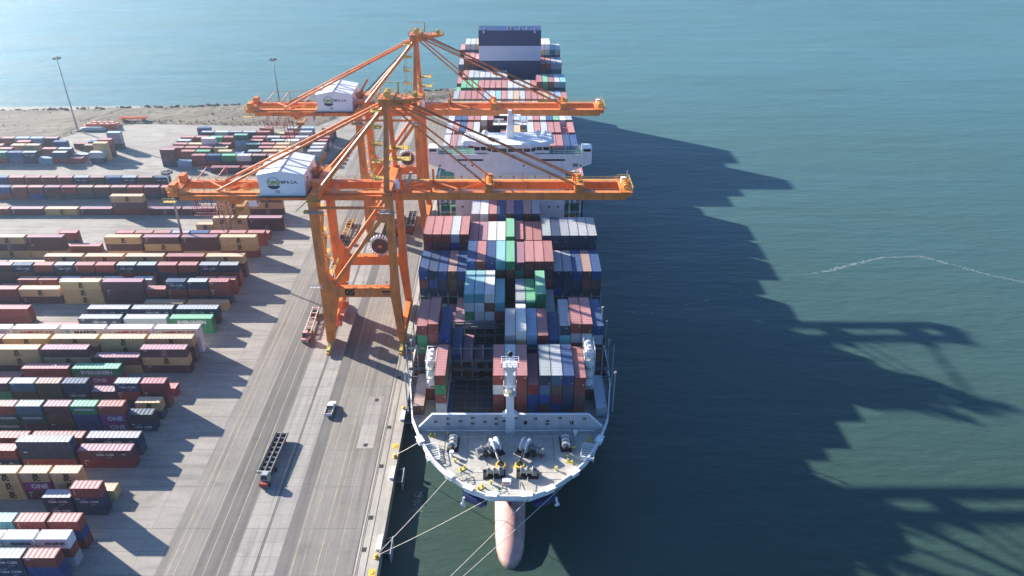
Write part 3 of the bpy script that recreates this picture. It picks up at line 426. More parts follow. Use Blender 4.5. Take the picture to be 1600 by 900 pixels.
def swoosh(ss):
    q = MB()
    for s in ss:
        for i in range(6):
            f = lambda t: (s*(-1.5+1.3*t), -.004, s*(.62+.28*math.sin(t*1.7)))
            a, b_ = f(i/6), f((i+1)/6); w = .10*math.sin((i+.8)/7*3.14)
            P = [a, b_, (b_[0], b_[1], b_[2]+w), (a[0], a[1], a[2]+w)]
            q.quad(*P)
    me = q.mesh('emblem'); me.materials.append(M_wht); return me
SW = swoosh((1,)); SWB = swoosh((-1,))
sq = MB(); sq.quad((-.55, -.004, -.55), (.55, -.004, -.55), (.55, -.004, .55), (-.55, -.004, .55)); STAR = sq.mesh('emblem'); STAR.materials.append(M_mb)
sq = MB(); sq.quad((-.06, -.004, -.75), (.06, -.004, -.75), (.06, -.004, .75), (-.06, -.004, .75)); TICK = sq.mesh('marking'); TICK.materials.append(M_wht)
sq = MB(); sq.quad((-.45, -.004, -.11), (.45, -.004, -.11), (.45, -.004, .11), (-.45, -.004, .11)); CODE = sq.mesh('marking'); CODE.materials.append(M_wht)
sq = MB().box(0, .012, -.16, .16, -.16, .16); PLAC = sq.mesh('placard'); PLAC.materials.append(mat('placard_cream', (.62, .55, .30), .6))
def vary(c, k=.14):
    s_ = random.uniform(1-k, 1+k); return tuple(min(.85, x*s_*random.uniform(.94, 1.06)) for x in c)
def roofcol(k, c):  # roofs paler than sides: faded paint plus sun glare mixed into the colour
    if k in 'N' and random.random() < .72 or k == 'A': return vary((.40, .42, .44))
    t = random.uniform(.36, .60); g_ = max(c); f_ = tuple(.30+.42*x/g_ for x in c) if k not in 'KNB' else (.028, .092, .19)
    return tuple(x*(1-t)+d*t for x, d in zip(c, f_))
def container(k, L, loc, rz, label, group, yard):
    t = thing('shipping_container', label, 'container', loc, rz, group)
    col = vary(COL[k]); bd = obj('body', BODY[L], t); bd.color = (*col, 1)
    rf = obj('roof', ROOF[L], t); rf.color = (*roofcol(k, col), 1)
    for s in (-1, 1):
        d = obj('door', DOOR, t, ((6.06 if L == 20 else 12.19)/2-.03, s*.56, 0)); d.color = (*vary(col, .08), 1)
    if not yard and random.random() < .75:
        o = obj('placard', PLAC, d, (.06, random.choice((-.28, .1, .3)), random.choice((.45, .6, 2.0))))
    if yard:
        y = -1.226
        def put(me, x, z, nm): o = obj(nm, me, bd, (x, y, z))
        big = L == 40
        if k == 'W':
            if big and random.random() < .2: put(TX['ham'], .6, 1.3, 'lettering')
            elif big: put(TX['maersk'], .9, 1.25, 'lettering'); put(STAR, -4.0, 1.45, 'emblem')
            else: obj('lettering', TX['maersk'], bd, (.5, y, 1.3)).scale = (.62, 1, .55)
        elif k in 'GD': put(TX['ever'] if big else TX['ever20'], .2, 1.25 if big else 1.5, 'lettering')
        elif k == 'N' and random.random() < .8 or (k == 'M' and big and abs(loc[1]-133.2) < 2):
            put(TX['cma'], 0 if big else .1, 1.3, 'lettering'); put(SW, 0, 1.25, 'emblem'); put(SWB, 0, 1.25, 'emblem')
            if big: put(CODE, 4.2, 1.4, 'marking')
        elif k == 'P': put(TX['one'], .4, 1.3, 'lettering')
        elif k == 'S': put(TX['msc'], .3, 1.3, 'lettering')
        elif k == 'M' and big and random.random() < .45: put(TX['mscp'], .3, 1.3, 'lettering')
        elif k in 'RMCO' and random.random() < .6:
            put(TICK, -(5.0 if big else 2.3), 1.4, 'marking')
        if k in 'RMCSNBA' and random.random() < .4: put(CODE, -(4.6 if big else 2.1), 2.15, 'marking')
    return t
def tank(loc, rz, label, group):
    t = thing('tank_container', label, 'tank', loc, rz, group); L = 6.06
    q = MB()
    for sx in (-1, 1):
        for sy in (-1, 1): q.box(sx*3.03-(.16 if sx > 0 else 0), sx*3.03+(.16 if sx < 0 else 0), sy*1.22-(.16 if sy > 0 else 0), sy*1.22+(.16 if sy < 0 else 0), 0, H)
    for z in (.08, H-.08):
        for s in (-1, 1):
            q.box(-2.87, 2.87, s*1.14-.07, s*1.14+.07, z-.08, z+.08); q.box(s*2.95-.07, s*2.95+.07, -1.06, 1.06, z-.08, z+.08)
    for sx in (-1, 1):
        q.bar((sx*2.95, -1.06, .1), (sx*2.95, -.3, .9), .1); q.bar((sx*2.95, 1.06, .1), (sx*2.95, .3, .9), .1)
    q.build('frame', mat('white_frame', (.66, .66, .64), .5), t)
    q = MB(); prof = [(-2.9, .25), (-2.8, .75), (-2.6, 1.0), (-2.3, 1.1), (2.3, 1.1), (2.6, 1.0), (2.8, .75), (2.9, .25)]
    q.loft([[(x, r*math.cos(a), 1.29+r*math.sin(a)) for a in [i*math.pi/8 for i in range(16)]] for x, r in prof])
    q.build('tank_shell', mat('white_tank', (.70, .70, .68), .4, dirt=(.35, .3, .25)), t, True)
    q = MB().box(-2.2, 2.2, -.35, .35, H-.1, H-.05); q.build('walkway', mat('white_frame', (.66, .66, .64)), t)
    for x in (-.9, 1.0): MB().tube((x, 0, H-.25), (x, 0, H+.03), .38, 10).build('manhole', mat('hatch_grey', (.22, .22, .22)), t)
    return t
ORD = ['zeroth', 'first', 'second', 'third', 'fourth', 'fifth', 'sixth', 'seventh', 'eighth', 'ninth', 'tenth', 'eleventh', 'twelfth', 'thirteenth', 'fourteenth', 'fifteenth', 'sixteenth', 'seventeenth', 'eighteenth', 'nineteenth', 'twentieth', 'twenty-first', 'twenty-second', 'twenty-third', 'twenty-fourth', 'twenty-fifth', 'twenty-sixth', 'twenty-seventh', 'twenty-eighth', 'twenty-ninth', 'thirtieth']+['further']*40
TIER = {1: ['only'], 2: ['upper', 'lower'], 3: ['top', 'middle', 'bottom']}
mass_v, mass_f, mass_c = [], [], []
def mass_box(x0, x1, y0, y1, z0, z1, k):
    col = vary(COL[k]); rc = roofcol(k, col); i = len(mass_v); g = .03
    mass_v.extend([(x, y, z) for z in (z0, z1) for y in (y0, y1) for x in (x0, x1)])
    # recessed roof panel and side panel on the long sides and near end
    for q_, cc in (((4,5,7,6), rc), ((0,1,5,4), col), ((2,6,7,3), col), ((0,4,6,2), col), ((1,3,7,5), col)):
        P = [Vector(mass_v[i+a]) for a in q_]; ctr = sum(P, Vector())/4; nrm = (P[1]-P[0]).cross(P[2]-P[1]).normalized()
        I = []
        for p_ in P:
            dd = ctr-p_; w = dd-nrm*dd.dot(nrm); mx = [abs(w[a]) for a in range(3)]
            I.append(p_+Vector([math.copysign(min(.13, mx[a]*.8), w[a]) if mx[a] > 1e-6 else 0 for a in range(3)])-nrm*.05)
        j = len(mass_v); mass_v.extend([tuple(p_) for p_ in I])
        for a in range(4):
            mass_f.append((i+q_[a], i+q_[(a+1) % 4], j+(a+1) % 4, j+a)); mass_c.append(col)
        mass_f.append((j, j+1, j+2, j+3)); mass_c.append(cc)
cid = 0
KEYS = 'MRCSNBUWLGDPTKOAZ'
for ri, (Y, sts) in enumerate(YARD):
    for si, (x, L, cs) in enumerate(sts):
        cs = [KEYS[c_] for c_ in cs]; Ln = 6.06 if L == 20 else 12.19; nn = len(cs)
        for i, k in enumerate(cs):
            z = 2.6*(nn-1-i)
            if cid in VIS:
                lb = '%s %s container, %s of stack, %s from quay, %s yard row from front' % (NAME[k], 'short' if L == 20 else 'long', TIER[nn][i], ORD[si+1], ORD[ri+1])
                container(k, L, (x-Ln/2, Y+1.22, z), 0, lb, 'containers stacked in the yard', True)
            else: mass_box(x-Ln, x, Y, Y+2.44, z, z+H, k)
            cid += 1
for bi, (Y, sts) in enumerate(SHIP):
    for col, Z, half, cs in sts:
        X = (col-9)*PITCH
        for i, k in enumerate([KEYS[c_] for c_ in cs]):
            z = Z-2.6*(i+1); y0 = Y+6.1 if half else Y; Lw = 6.06 if half else 12.19
            where = '%s stack from left, %s ship bay' % (ORD[col+1], ORD[bi+1])
            if k == 'Z':
                tank((X, y0+Lw/2, z), -R(90), 'white tank container, %s from top, %s' % (ORD[i+1], where), 'tank containers on the ship')
            elif cid in VIS:
                container(k, 20 if half else 40, (X, y0+Lw/2, z), -R(90), '%s container, %s from top, %s' % (NAME[k], ORD[i+1], where), 'containers stacked on the ship', False)
            else: mass_box(X-1.22, X+1.22, y0, y0+Lw, z, z+H, k)
            cid += 1
        zb_ = Z-2.6*len(cs); y0 = Y+6.1 if half else Y
        while zb_ > 11:                                            # the stack goes on down to the hatch covers
            mass_box(X-1.22, X+1.22, y0, Y+12.19, zb_-2.6, zb_-.02, random.choice('RMNKOB')); zb_ -= 2.6
me = bpy.data.meshes.new('remaining_containers'); me.from_pydata(mass_v, [], mass_f); me.update()
ca = me.attributes.new('col', 'FLOAT_COLOR', 'FACE'); ca.data.foreach_set('color', [v for c_ in mass_c for v in (*c_, 1)])
me.materials.append(M_mass); struct(obj('remaining_containers', me), 'stuff')
# ------------------------------------------------------------------ the ship
ship = thing('container_ship', 'long navy container ship with white bridge and pink bulbous bow moored at the quay', 'ship', (0, 0, 0))
ZD = 11.2
M_hull = mat('hull_navy', (.014, .030, .115), .45, var=.12, scale=.15, dirt=(.16, .09, .06), damt=.4)
M_anti = mat('faded_antifouling', (.50, .275, .24), .7, var=.16, scale=.35, dirt=(.62, .50, .45), damt=.6)
n = M_anti.node_tree; b = n.nodes['Principled BSDF']; src = b.inputs['Base Color'].links[0].from_socket   # slime and scum along the waterline
tc = node(n, 'ShaderNodeTexCoord'); sp_ = node(n, 'ShaderNodeSeparateXYZ'); n.links.new(tc.outputs['Object'], sp_.inputs[0])
wl = node(n, 'ShaderNodeMapRange'); wl.inputs[1].default_value = -1.9; wl.inputs[2].default_value = -2.75; n.links.new(sp_.outputs[2], wl.inputs[0])
n.links.new(mix(n, mul(n, wl.outputs[0], .75), src, (.13, .11, .07)), b.inputs['Base Color'])
M_white = mat('ship_white', (.74, .75, .75), .45, var=.07, scale=.4, dirt=(.42, .36, .30), damt=.35)
M_grey = mat('ship_grey', (.40, .42, .44), .5, var=.1, scale=.5, dirt=(.25, .2, .16), damt=.4)
M_deck = mat('deck_buff', (.43, .405, .35), .7, var=.16, scale=.35, dirt=(.22, .17, .13), damt=.6)
M_dkd = mat('deck_dark', (.055, .06, .062), .7, var=.3, scale=.4, dirt=(.12, .08, .06), damt=.5)
M_lash = mat('lashing_grey', (.13, .14, .14), .6, var=.2)
M_blk = mat('black_rubber', (.012, .012, .013), .6); M_yel = mat('safety_yellow', (.62, .42, .05), .55, var=.15, scale=1)
M_win = mat('dark_glass', (.012, .018, .025), .08, spec=.6); M_grn = mat('green_deck', (.05, .17, .12), .6)
M_mach = mat('machinery_grey', (.20, .205, .21), .5, .1, dirt=(.1, .07, .05), damt=.6); M_mar = mat('oxide_red', (.17, .02, .025), .6)
OUT = [(0, 0), (.05, 1.6), (.15, 3.9), (2, 7.8), (6.1, 12.5), (10.3, 16.1), (15, 18.6), (18.5, 20.1), (24, 22.1), (36, 23.9), (44, 24.25), (300, 24.25)]
def interp(t, x):
    for (a, ya), (b_, yb) in zip(t, t[1:]):
        if x <= b_: return ya+(yb-ya)*(x-a)/(b_-a) if b_ > a else yb
    return t[-1][1]
def half(s, z):
    t = max(0, min(1, (z+9)/(ZD+9)))
    low = 24.25*(1-(1-min(1, s/95))**1.9)
    return low+(interp(OUT, s)-low)*t**1.7
def stem(z): return 110.9+14.5*max(0, min(1, (ZD-z)/14.2))**.75
SS = [0, .05, .15, .6, 1.2, 2, 3, 4.5, 6.1, 8, 10.3, 12.5, 15, 18.5, 21, 24, 28, 32, 36, 40, 44, 55, 70, 95, 130, 180, 240, 280, 289]
ZS = [-12, -7, -4, -1, 2, 5, 8, 10, ZD]
q = MB()
for sd in (-1, 1):
    k = len(q.v)
    for s in SS:
        for z in ZS:
            y0 = stem(z); q.v.append((sd*half(s, z), y0+s*(400-y0)/289, z))
    nz = len(ZS)
    for i in range(len(SS)-1):
        for j in range(nz-1):
            a = k+i*nz+j; f = (a, a+nz, a+nz+1, a+1); q.f.append(f if sd > 0 else f[::-1])
q.quad((-24.25, 400, -12), (24.25, 400, -12), (24.25, 400, ZD), (-24.25, 400, ZD))
q.build('hull', M_hull, ship, True)
q = MB()                                                            # bulbous bow and the stem bar that runs up from it
rings = []
for t, ry, rz, zc in ((0, .05, .05, -3.6), (.02, .9, .9, -3.5), (.06, 1.6, 1.5, -3.4), (.14, 2.35, 2.2, -3.2), (.26, 2.85, 2.8, -3.0), (.45, 3.15, 3.3, -2.9), (.7, 3.3, 3.7, -2.9), (1, 3.4, 4.0, -2.8), (1.6, 3.6, 4.4, -2.8)):
    rings.append([(ry*math.cos(a), 105.9+19*t, zc+rz*math.sin(a)) for a in [i*math.pi/12 for i in range(24)]])
q.loft(rings); q.build('bulbous_bow', M_anti, ship, True)
q = MB()
q.loft([[(-.25*w, y, z0), (.25*w, y, z0), (.25*w, y, z1), (-.25*w, y, z1)] for y, z0, z1, w in ((117.2, -3, .15, .3), (119, -3, .6, .8), (121.5, -3, 1.6, 1.2), (126, -3, 4, 1.6))])
q.build('stem_bar', mat('antifouling_red', (.26, .045, .04), .6), ship)
# decks
def outline(inset=0., n0=None):
    P = [(interp(OUT, s)-inset, 110.9+s*(289.1/289)+inset*.4) for s in SS if s >= .15 and (n0 is None or s <= n0)]
    return P
P = outline(.15, 40); q = MB(); q.f.append(tuple(range(2*len(P)))); q.v = [(x, y, ZD) for x, y in P]+[(-x, y, ZD) for x, y in P[::-1]]
q.build('forecastle_deck', M_deck, ship)
MB().box(-24.1, 24.1, 150.6, 399.9, 9.2, 9.6).build('main_deck', M_dkd, ship)  # dark deck colour has the shade behind the breakwater painted in
MB().box(-13.2, -1.8, 133.6, 149.4, ZD+.02, ZD+.6).build('hatch_cover', M_dkd, ship)
each('hatch_stiffener', M_lash, ship, [MB().box(-13.0, -2, 134.6+2.1*i, 134.75+2.1*i, ZD+.6, ZD+.68) for i in range(7)]+[MB().box(x-.06, x+.06, 133.8, 149.2, ZD+.6, ZD+.7) for x in (-10.3, -7.7, -5.1)])
# bulwark with its white rim and ribs
BW = [(interp(OUT, s), 110.9+s) for s in (.15, .6, 1.2, 2, 3, 4.5, 6.1, 8, 10.3, 12.5, 15, 18.5, 21, 24, 28, 32, 36, 40, 44, 52)]
for nm, o, i, z0, z1, mm in (('bulwark', .02, .22, ZD-.2, 12.32, M_white), ('bulwark_rail', .04, .29, 12.33, 12.45, mat('rim_white', (.70, .70, .69), .45, var=.06))):
    q = MB()
    full = [(-x, y) for x, y in BW[::-1]]+BW
    nrm = []
    for a in range(len(full)):
        p0 = full[max(0, a-1)]; p1 = full[min(len(full)-1, a+1)]; d = Vector((p1[0]-p0[0], p1[1]-p0[1])).normalized(); nrm.append((d.y, -d.x))
    q.loft([[(x+u*o, y+v*o, z0), (x-u*i, y-v*i, z0), (x-u*i, y-v*i, z1), (x+u*o, y+v*o, z1)] for (x, y), (u, v) in zip(full, nrm)])
    q.build(nm, mm, ship)
for sd in (-1, 1):
    for s in [22+1.55*i for i in range(18)]:
        x = interp(OUT, s)-.3; q = MB(); q.quad((sd*x, 110.9+s, 12.3), (sd*(x-1.1), 110.9+s, ZD), (sd*x, 110.9+s, ZD)); q.quad((sd*x, 111.0+s, 12.3), (sd*(x-1.1), 111.0+s, ZD), (sd*x, 111.0+s, ZD))
        q.quad((sd*x, 110.9+s, 12.3), (sd*(x-1.1), 110.9+s, ZD), (sd*(x-1.1), 111.0+s, ZD), (sd*x, 111.0+s, 12.3))
        q.build('bulwark_rib', M_grey, ship)
for x, y, rz in ((-19.5, 127.6, 63), (-12.4, 116.9, 40), (-8.3, 113.3, 30), (-3.7, 111.4, 5), (3.3, 111.4, -5), (7.9, 113.1, -30), (13.2, 117.7, -42), (19.4, 127.7, -62)):
    t = MB().box(-.9, .9, -.55, .55, 0, 1.0).box(-1.15, 1.15, -.7, .7, 1.0, 1.15).build('fairlead', M_white, ship); t.location = (x, y, ZD+.35); t.rotation_euler.z = R(-rz)
# breakwater wall
q = MB(); yb = 131.6
prof = [(-20.3, ZD), (-20.1, 12.4), (-17.0, 16.0), (17.2, 16.0), (20.3, 12.6), (20.5, ZD)]
q.loft([[(x, yb, z) for x, z in prof], [(x, yb+.35, z) for x, z in prof]])
bw = q.build('breakwater', M_grey, ship)
q = MB(); top = prof[1:5]
for a, b_ in zip(top, top[1:]): q.bar((a[0], yb+.2, a[1]+.06), (b_[0], yb+.2, b_[1]+.06), .55, .12)
q.build('capping', M_white, bw)
for i, x in enumerate((-16.3, -13.6, -13.6, -10.9, -8.2, -8.2, -5.5, -3.0, -3.0, -1.3, 1.3, 3.4, 3.4, 5.6, 8.2, 8.2, 10.9, 13.6, 13.6, 16.3)):
    z = (14.0, 14.9, 13.4, 14.2, 15.1, 13.5)[i % 6]
    MB().cbox((x, yb-.01, z), (.78, .06, .5)).build('drain_port', M_blk, bw)
for i in range(-6, 7):
    MB().box(i*2.7-.05, i*2.7+.05, yb-.12, yb-.002, ZD, 15.7).build('stiffener', M_grey, bw)
MB().bar((-18.5, yb-.9, ZD+1.1), (18.5, yb-.9, ZD+1.1), .12).build('hand_rail', M_white, ship)
# foremast
M_mast = mat('mast_white', (.66, .67, .68), .4, var=.05)
ms = MB().box(-1.0, 1.0, yb-.5, yb+1.3, ZD, 16.2).loft([[(-1.7, yb-.6, 15.8), (1.7, yb-.6, 15.8), (1.7, yb+1.2, 15.8), (-1.7, yb+1.2, 15.8)], [(-.85, yb-.5, 16.9), (.85, yb-.5, 16.9), (.85, yb+.8, 16.9), (-.85, yb+.8, 16.9)], [(-.62, yb-.4, 29), (.62, yb-.4, 29), (.62, yb+.5, 29), (-.62, yb+.5, 29)]]).build('foremast', M_mast, ship)
MB().tube((0, yb-.2, 22.0), (0, yb-.2, 22.3), 1.45, 14).build('mast_platform', M_mast, ms)
each('mast_light', mat('lamp_cream', (.6, .52, .35), .5), ms, [MB().tube((x, y, 22.3), (x, y, z), r, 10) for x, y, z, r in ((0, yb-1.1, 23.4, .55), (-1.2, yb-.3, 22.9, .25), (1.2, yb-.3, 22.9, .25))])
MB().rail([(-1.35, yb+.9, 22.3), (-1.35, yb-1.2, 22.3), (1.35, yb-1.2, 22.3), (1.35, yb+.9, 22.3)], 2.4, .8, .08).build('platform_rail', M_mast, ms)
MB().loft([[(-.6, yb-.4, 27.4), (.6, yb-.4, 27.4), (.6, yb+.5, 27.4), (-.6, yb+.5, 27.4)], [(-1.5, yb-1.1, 29.4), (1.5, yb-1.1, 29.4), (1.5, yb+1.1, 29.4), (-1.5, yb+1.1, 29.4)], [(-1.5, yb-1.1, 29.6), (1.5, yb-1.1, 29.6), (1.5, yb+1.1, 29.6), (-1.5, yb+1.1, 29.6)]]).build('mast_head', M_mast, ms)
MB().rail([(-1.8, yb-1.2, 29.6), (1.8, yb-1.2, 29.6), (1.8, yb+1.2, 29.6), (-1.8, yb+1.2, 29.6), (-1.8, yb-1.2, 29.6)], 1.1, 1.2, .09).build('head_rail', M_mast, ms)
MB().tube((0, yb, 29.6), (0, yb, 33.0), .09, 6).build('mast_pole', M_mast, ms)
q = MB(); q.loft([[(.62*math.sin(p_)*math.cos(a), yb+.62*math.sin(p_)*math.sin(a), 32.2-.62*math.cos(p_)) for a in [k*.785 for k in range(8)]] for p_ in (.05, .8, 1.57, 2.3, 3.09)]); q.build('signal_ball', M_blk, ms, True)
# mooring gear on the forecastle
def place(o, x, y, rz=0): o.location = (x, y, ZD+.01); o.rotation_euler.z = R(rz); return o
def windlass(sd):
    w = obj('windlass', None, ship); place(w, sd*3.3, 125.4, -sd*28)
    MB().box(-1.5, 1.5, -2.0, 1.9, 0, .35).build('bed', M_blk, w)  # bed painted black to double as the shadow around the windlass
    q = MB(); 
    for x, r in ((-.75, 1.75), (-.55, 1.75), (-.5, 1.25), (.5, 1.25), (.55, 1.75), (.75, 1.75)): pass
    prof_ = [(-.8, .3), (-.8, 1.55), (-.45, 1.6), (-.35, 1.1), (.35, 1.1), (.45, 1.6), (.8, 1.55), (.8, .3)]
    q.loft([[(x, r*math.cos(a), 1.75+r*math.sin(a)) for a in [i*math.pi/10 for i in range(20)]] for x, r in prof_])
    q.build('chain_wheel', mat('wheel_white', (.55, .56, .57), .45), w)
    q = MB(); q.loft([[(x, 1.3*math.cos(a), 1.75+1.3*math.sin(a)) for a in [i*math.pi/8 for i in range(16)]] for x in (sd*-.82, sd*-.9)]); q.build('wheel_face', M_mar, w)
    q = MB()
    for x, r in ((0, .95), (1.6, .95)): q.tube((sd*(1.2+x), .2, 1.4), (sd*(1.45+x), .2, 1.4), r, 14)
    q.tube((sd*1.2, .2, 1.4), (sd*3.1, .2, 1.4), .55, 12); q.tube((sd*3.1, .2, 1.4), (sd*4.2, .2, 1.4), .7, 12).box(min(sd*1, sd*4.3), max(sd*1, sd*4.3), -.6, .9, 0, .4)
    q.build('mooring_drum', M_mach, w)
    MB().box(min(sd*2.1, sd*2.9), max(sd*2.1, sd*2.9), -1.4, -.6, .4, 1.5).build('gearbox', M_blk, w)
    c = MB(); c.bar((sd*.5, -1.6, 1.3), (sd*.9, -4.0, .7), .5, .5); c.build('chain_stopper', mat('wheel_white', (.5, .5, .5)), w)
    c = MB()
    for i in range(8): c.cbox((sd*(.5+.06*i), -1.9-.36*i, 1.25-.09*i+.3), (.42 if i % 2 else .16, .34, .16 if i % 2 else .42))
    c.build('anchor_chain', M_blk, w)
    c = MB(); c.tube((sd*1.1, -4.9, 0), (sd*1.1, -4.9, .75), 1.05, 14); c.build('hawse_ring', M_yel, w)
    MB().tube((sd*1.1, -4.9, .7), (sd*1.1, -4.9, .82), .7, 12).build('hawse_opening', M_blk, w)
windlass(-1); windlass(1)
def winch(x, y, rz):
    w = obj('mooring_winch', None, ship); place(w, x, y, rz)
    MB().box(-2.3, 2.3, -1.2, 1.2, 0, .3).build('bed', M_blk, w)
    each('drum_flange', mat('wheel_white', (.5, .5, .5)), w, [MB().tube((a, 0, 1.15), (a+.16, 0, 1.15), .98, 14) for a in (-1.5, -.25, .95)])
    MB().tube((-1.4, 0, 1.15), (1.0, 0, 1.15), .6, 12).build('rope_drum', mat('hemp_rope', (.42, .36, .26), .9), w)
    MB().box(1.15, 2.0, -.6, .6, .3, 1.6).build('gearbox', M_mach, w)
    MB().tube((-2.2, 0, 1.15), (-1.5, 0, 1.15), .38, 10).build('warping_end', M_blk, w)
for a in ((-3.3, 118.2, 3), (3.6, 118.2, -3), (-12.3, 127.3, 88), (12.0, 127.3, 92)): winch(*a)
def bitts(x, y, rz=0):
    o = MB().box(-.9, .9, -.4, .4, 0, .12).tube((-.5, 0, .1), (-.5, 0, .8), .2, 10).tube((.5, 0, .1), (.5, 0, .8), .2, 10).build('mooring_bitts', mat('pedestal_lime', (.52, .46, .10), .6), ship); place(o, x, y, rz)
for a in ((-6.0, 114.4, 40), (4.2, 112.6, -20), (-9.9, 119.8, 40), (12.6, 121.8, -30), (-17.0, 130.2, 0), (17.2, 128.6, 60)): bitts(*a)
for x, y in ((-3.9, 115.6), (9.6, 119.6), (13.9, 125.9), (12.2, 123.4), (-11.6, 121.9), (-13.7, 130.4)):
    o = MB().tube((0, 0, 0), (0, 0, .5), .2, 8).tube((0, 0, .5), (0, 0, .9), .34, 10).build('roller_pedestal', mat('pedestal_lime', (.52, .46, .10), .6), ship); place(o, x, y)
for x, y in ((-12.4, 123.8), (14.3, 130.3)):
    o = MB().tube((0, 0, 0), (0, 0, 1.0), .28, 8).tube((0, 0, 1.0), (0, 0, 1.35), .5, 10).build('vent_cowl', M_white, ship); place(o, x, y)
for sd in (-1, 1):
    g = obj('gangway_rack', None, ship); place(g, sd*16.6, 124.2, -sd*12)
    MB().rail([(-1.4, -2.2, 0), (-1.4, 2.2, 0), (1.4, 2.2, 0), (1.4, -2.2, 0), (-1.4, -2.2, 0)], 1.1, 1.4, .12).build('guard_rail', M_white, g)
    each('step', M_white, g, [MB().box(-1.3, 1.3, -2.1+.68*i, -1.9+.68*i, .5, .6) for i in range(7)])
o = MB().box(-.9, .9, -.55, .55, 0, .9).build('rescue_box', mat('box_white', (.7, .68, .66)), ship); place(o, -.7, 115.9)
MB().box(-.6, .6, -.57, .57, .3, .6).build('stripe', M_red, o)
for x in (-1.7, 1.9):
    o = MB().bar((0, 0, .2), (0, -4.6, 1.0), .1).build('rope_lead', mat('hemp_rope', (.4, .35, .26)), ship); place(o, x, 116.5)
o = MB().rail([(-3.2, 0, 0), (3.2, 0, 0)], 1.1, 1.3, .08).build('stem_rail', M_white, ship); place(o, 0, 112.6)
q = MB()
for i in range(9):
    a = i*.7; q.tube((-1.6+.2*math.cos(a)*4, 113.8+.7*math.sin(a), ZD+.06), (-1.6+.2*math.cos(a+.7)*4, 113.8+.7*math.sin(a+.7), ZD+.06), .09, 5)
q.build('coiled_hose', mat('hose_green', (.04, .16, .09), .6), ship)
o = MB().bar((-1.5, -.5, .5), (1.2, .9, .5), .1).bar((1.2, .9, .5), (1.6, -1.1, .5), .1).bar((-1.5, -.5, .5), (.4, -1.6, .5), .1).bar((.4, -1.6, .5), (1.6, -1.1, .5), .1).bar((-.5, .9, .6), (.4, -1.6, .5), .1).bar((-1.2, -.3, 0), (-1.2, -.3, .5), .1).bar((1.2, .8, 0), (1.2, .8, .5), .1).bar((1.4, -1, 0), (1.4, -1, .5), .1).build('lifting_frame', M_mach, ship); place(o, -9.8, 117.4)
o = MB().bar((.2, -2.6, .06), (0, 2.2, .06), .12).build('green_ladder', mat('ladder_lime', (.35, .5, .06)), ship); place(o, 16.9, 124.4, 12)
for p_, q_ in (((-12.3, 125.3), (-19.0, 127.2)), ((12.0, 125.3), (19.0, 127.4)), ((-3.3, 116.8), (-3.8, 112.4)), ((3.6, 116.8), (3.4, 112.4)), ((-5.3, 118), (-12, 117.6)), ((5.6, 118), (12.6, 118.2)), ((-12.5, 128.9), (12.4, 129.2))):
    MB().tube((*p_, ZD+.9), (*q_, ZD+.75), .07, 5).build('mooring_line', mat('hemp_rope', (.42, .36, .26), .9), ship)
for x in (-9.2, -4.9, 4.7, 9.4, 13.8, -14.2): MB().box(x-.05, x+.05, 119+abs(x)*.35, 131, ZD, ZD+.07).build('deck_pipe', M_mach, ship)
for sd in (-1, 1):                                                  # anchor bolsters in the flare with their anchors
    q = MB(); q.loft([[(sd*4.6, 110.6, 10.4), (sd*9.6, 113.6, 10.4), (sd*9.6, 116.5, 10.4), (sd*4.6, 115, 10.4)], [(sd*5.8, 110.9, 9.3), (sd*9.2, 112.9, 9.3), (sd*9.2, 116, 9.3), (sd*5.8, 115, 9.3)]])
    q.build('anchor_bolster', M_hull, ship)
    a = MB().bar((sd*9.3, 112.9, 10.2), (sd*9.6, 112.6, 8.4), .4).bar((sd*9.1, 112.5, 8.4), (sd*10.0, 112.9, 8.4), .4, .4)
    a.build('anchor', M_white, ship)
# lashing bridges between the bays
bays = [Y for Y, _ in SHIP]
for i, Y in enumerate([148.9+1.0]+[b_-1.2 for b_ in bays[2:6]]+[264.9, 279.5, 294, 308.4, 323, 337.4, 352, 367.3, 382]):
    top = 20.8 if i in (0,) else (18.2 if i == 1 else 17.5)
    lb = obj('lashing_bridge', None, ship)
    each('walkway', M_lash, lb, [MB().box(-24.2, 24.2, Y-.22 if z != 14.8 else Y-.6, Y+.22, z, z+(.18 if z != 14.8 else .3)) for z in (12.4, 14.8, top-.1)])
    MB().rail([(-24, Y-.55, 15.1), (24, Y-.55, 15.1)], 1.1, 2.58, .07).build('guard_rail', M_lash, lb)
    pm = None
    for c in range(20):
        x = (c-9.5)*PITCH
        if pm is None: pm = MB().box(-.12, .12, -.2, .2, 9.6, top+.9).mesh('post'); pm.materials.append(mat('lashing_pale', (.30, .31, .31), .6))
        obj('post', pm, lb, (x, Y, 0))
for (xa, xb, y) in ((-13.1, -2.6, 149.2), (-10.6, -2.6, 163.5)):     # cell guide end frames with round lightening holes seen where no boxes stand
    each('cell_guide', M_lash, ship, [MB().box(xa, xb, y-.2, y+.2, z, z+.35) for z in (12.2, 15.0, 17.6)])
for x in (-4.3, -6.9):
    for z in (13.4, 16.0): 
        q = MB(); q.loft([[(x+1.0*math.cos(a), 149.5, z+.3+.9*math.sin(a)) for a in [k*.524 for k in range(12)]], [(x+1.0*math.cos(a), 149.3, z+.3+.9*math.sin(a)) for a in [k*.524 for k in range(12)]]]); q.build('lightening_hole', M_blk, ship)
for sd, yy in ((-1, 137), (1, 137), (-1, 149.6), (1, 149.6), (1, 164.2)):
    MB().tube((sd*23.4, yy+1.5, ZD), (sd*23.4, yy+1.5, 22), .16, 8).tube((sd*23.4, yy+1.5, 22), (sd*23.4, yy+1.5, 22.5), .3, 8).build('deck_light_post', mat('lashing_pale', (.30, .31, .31)), ship)
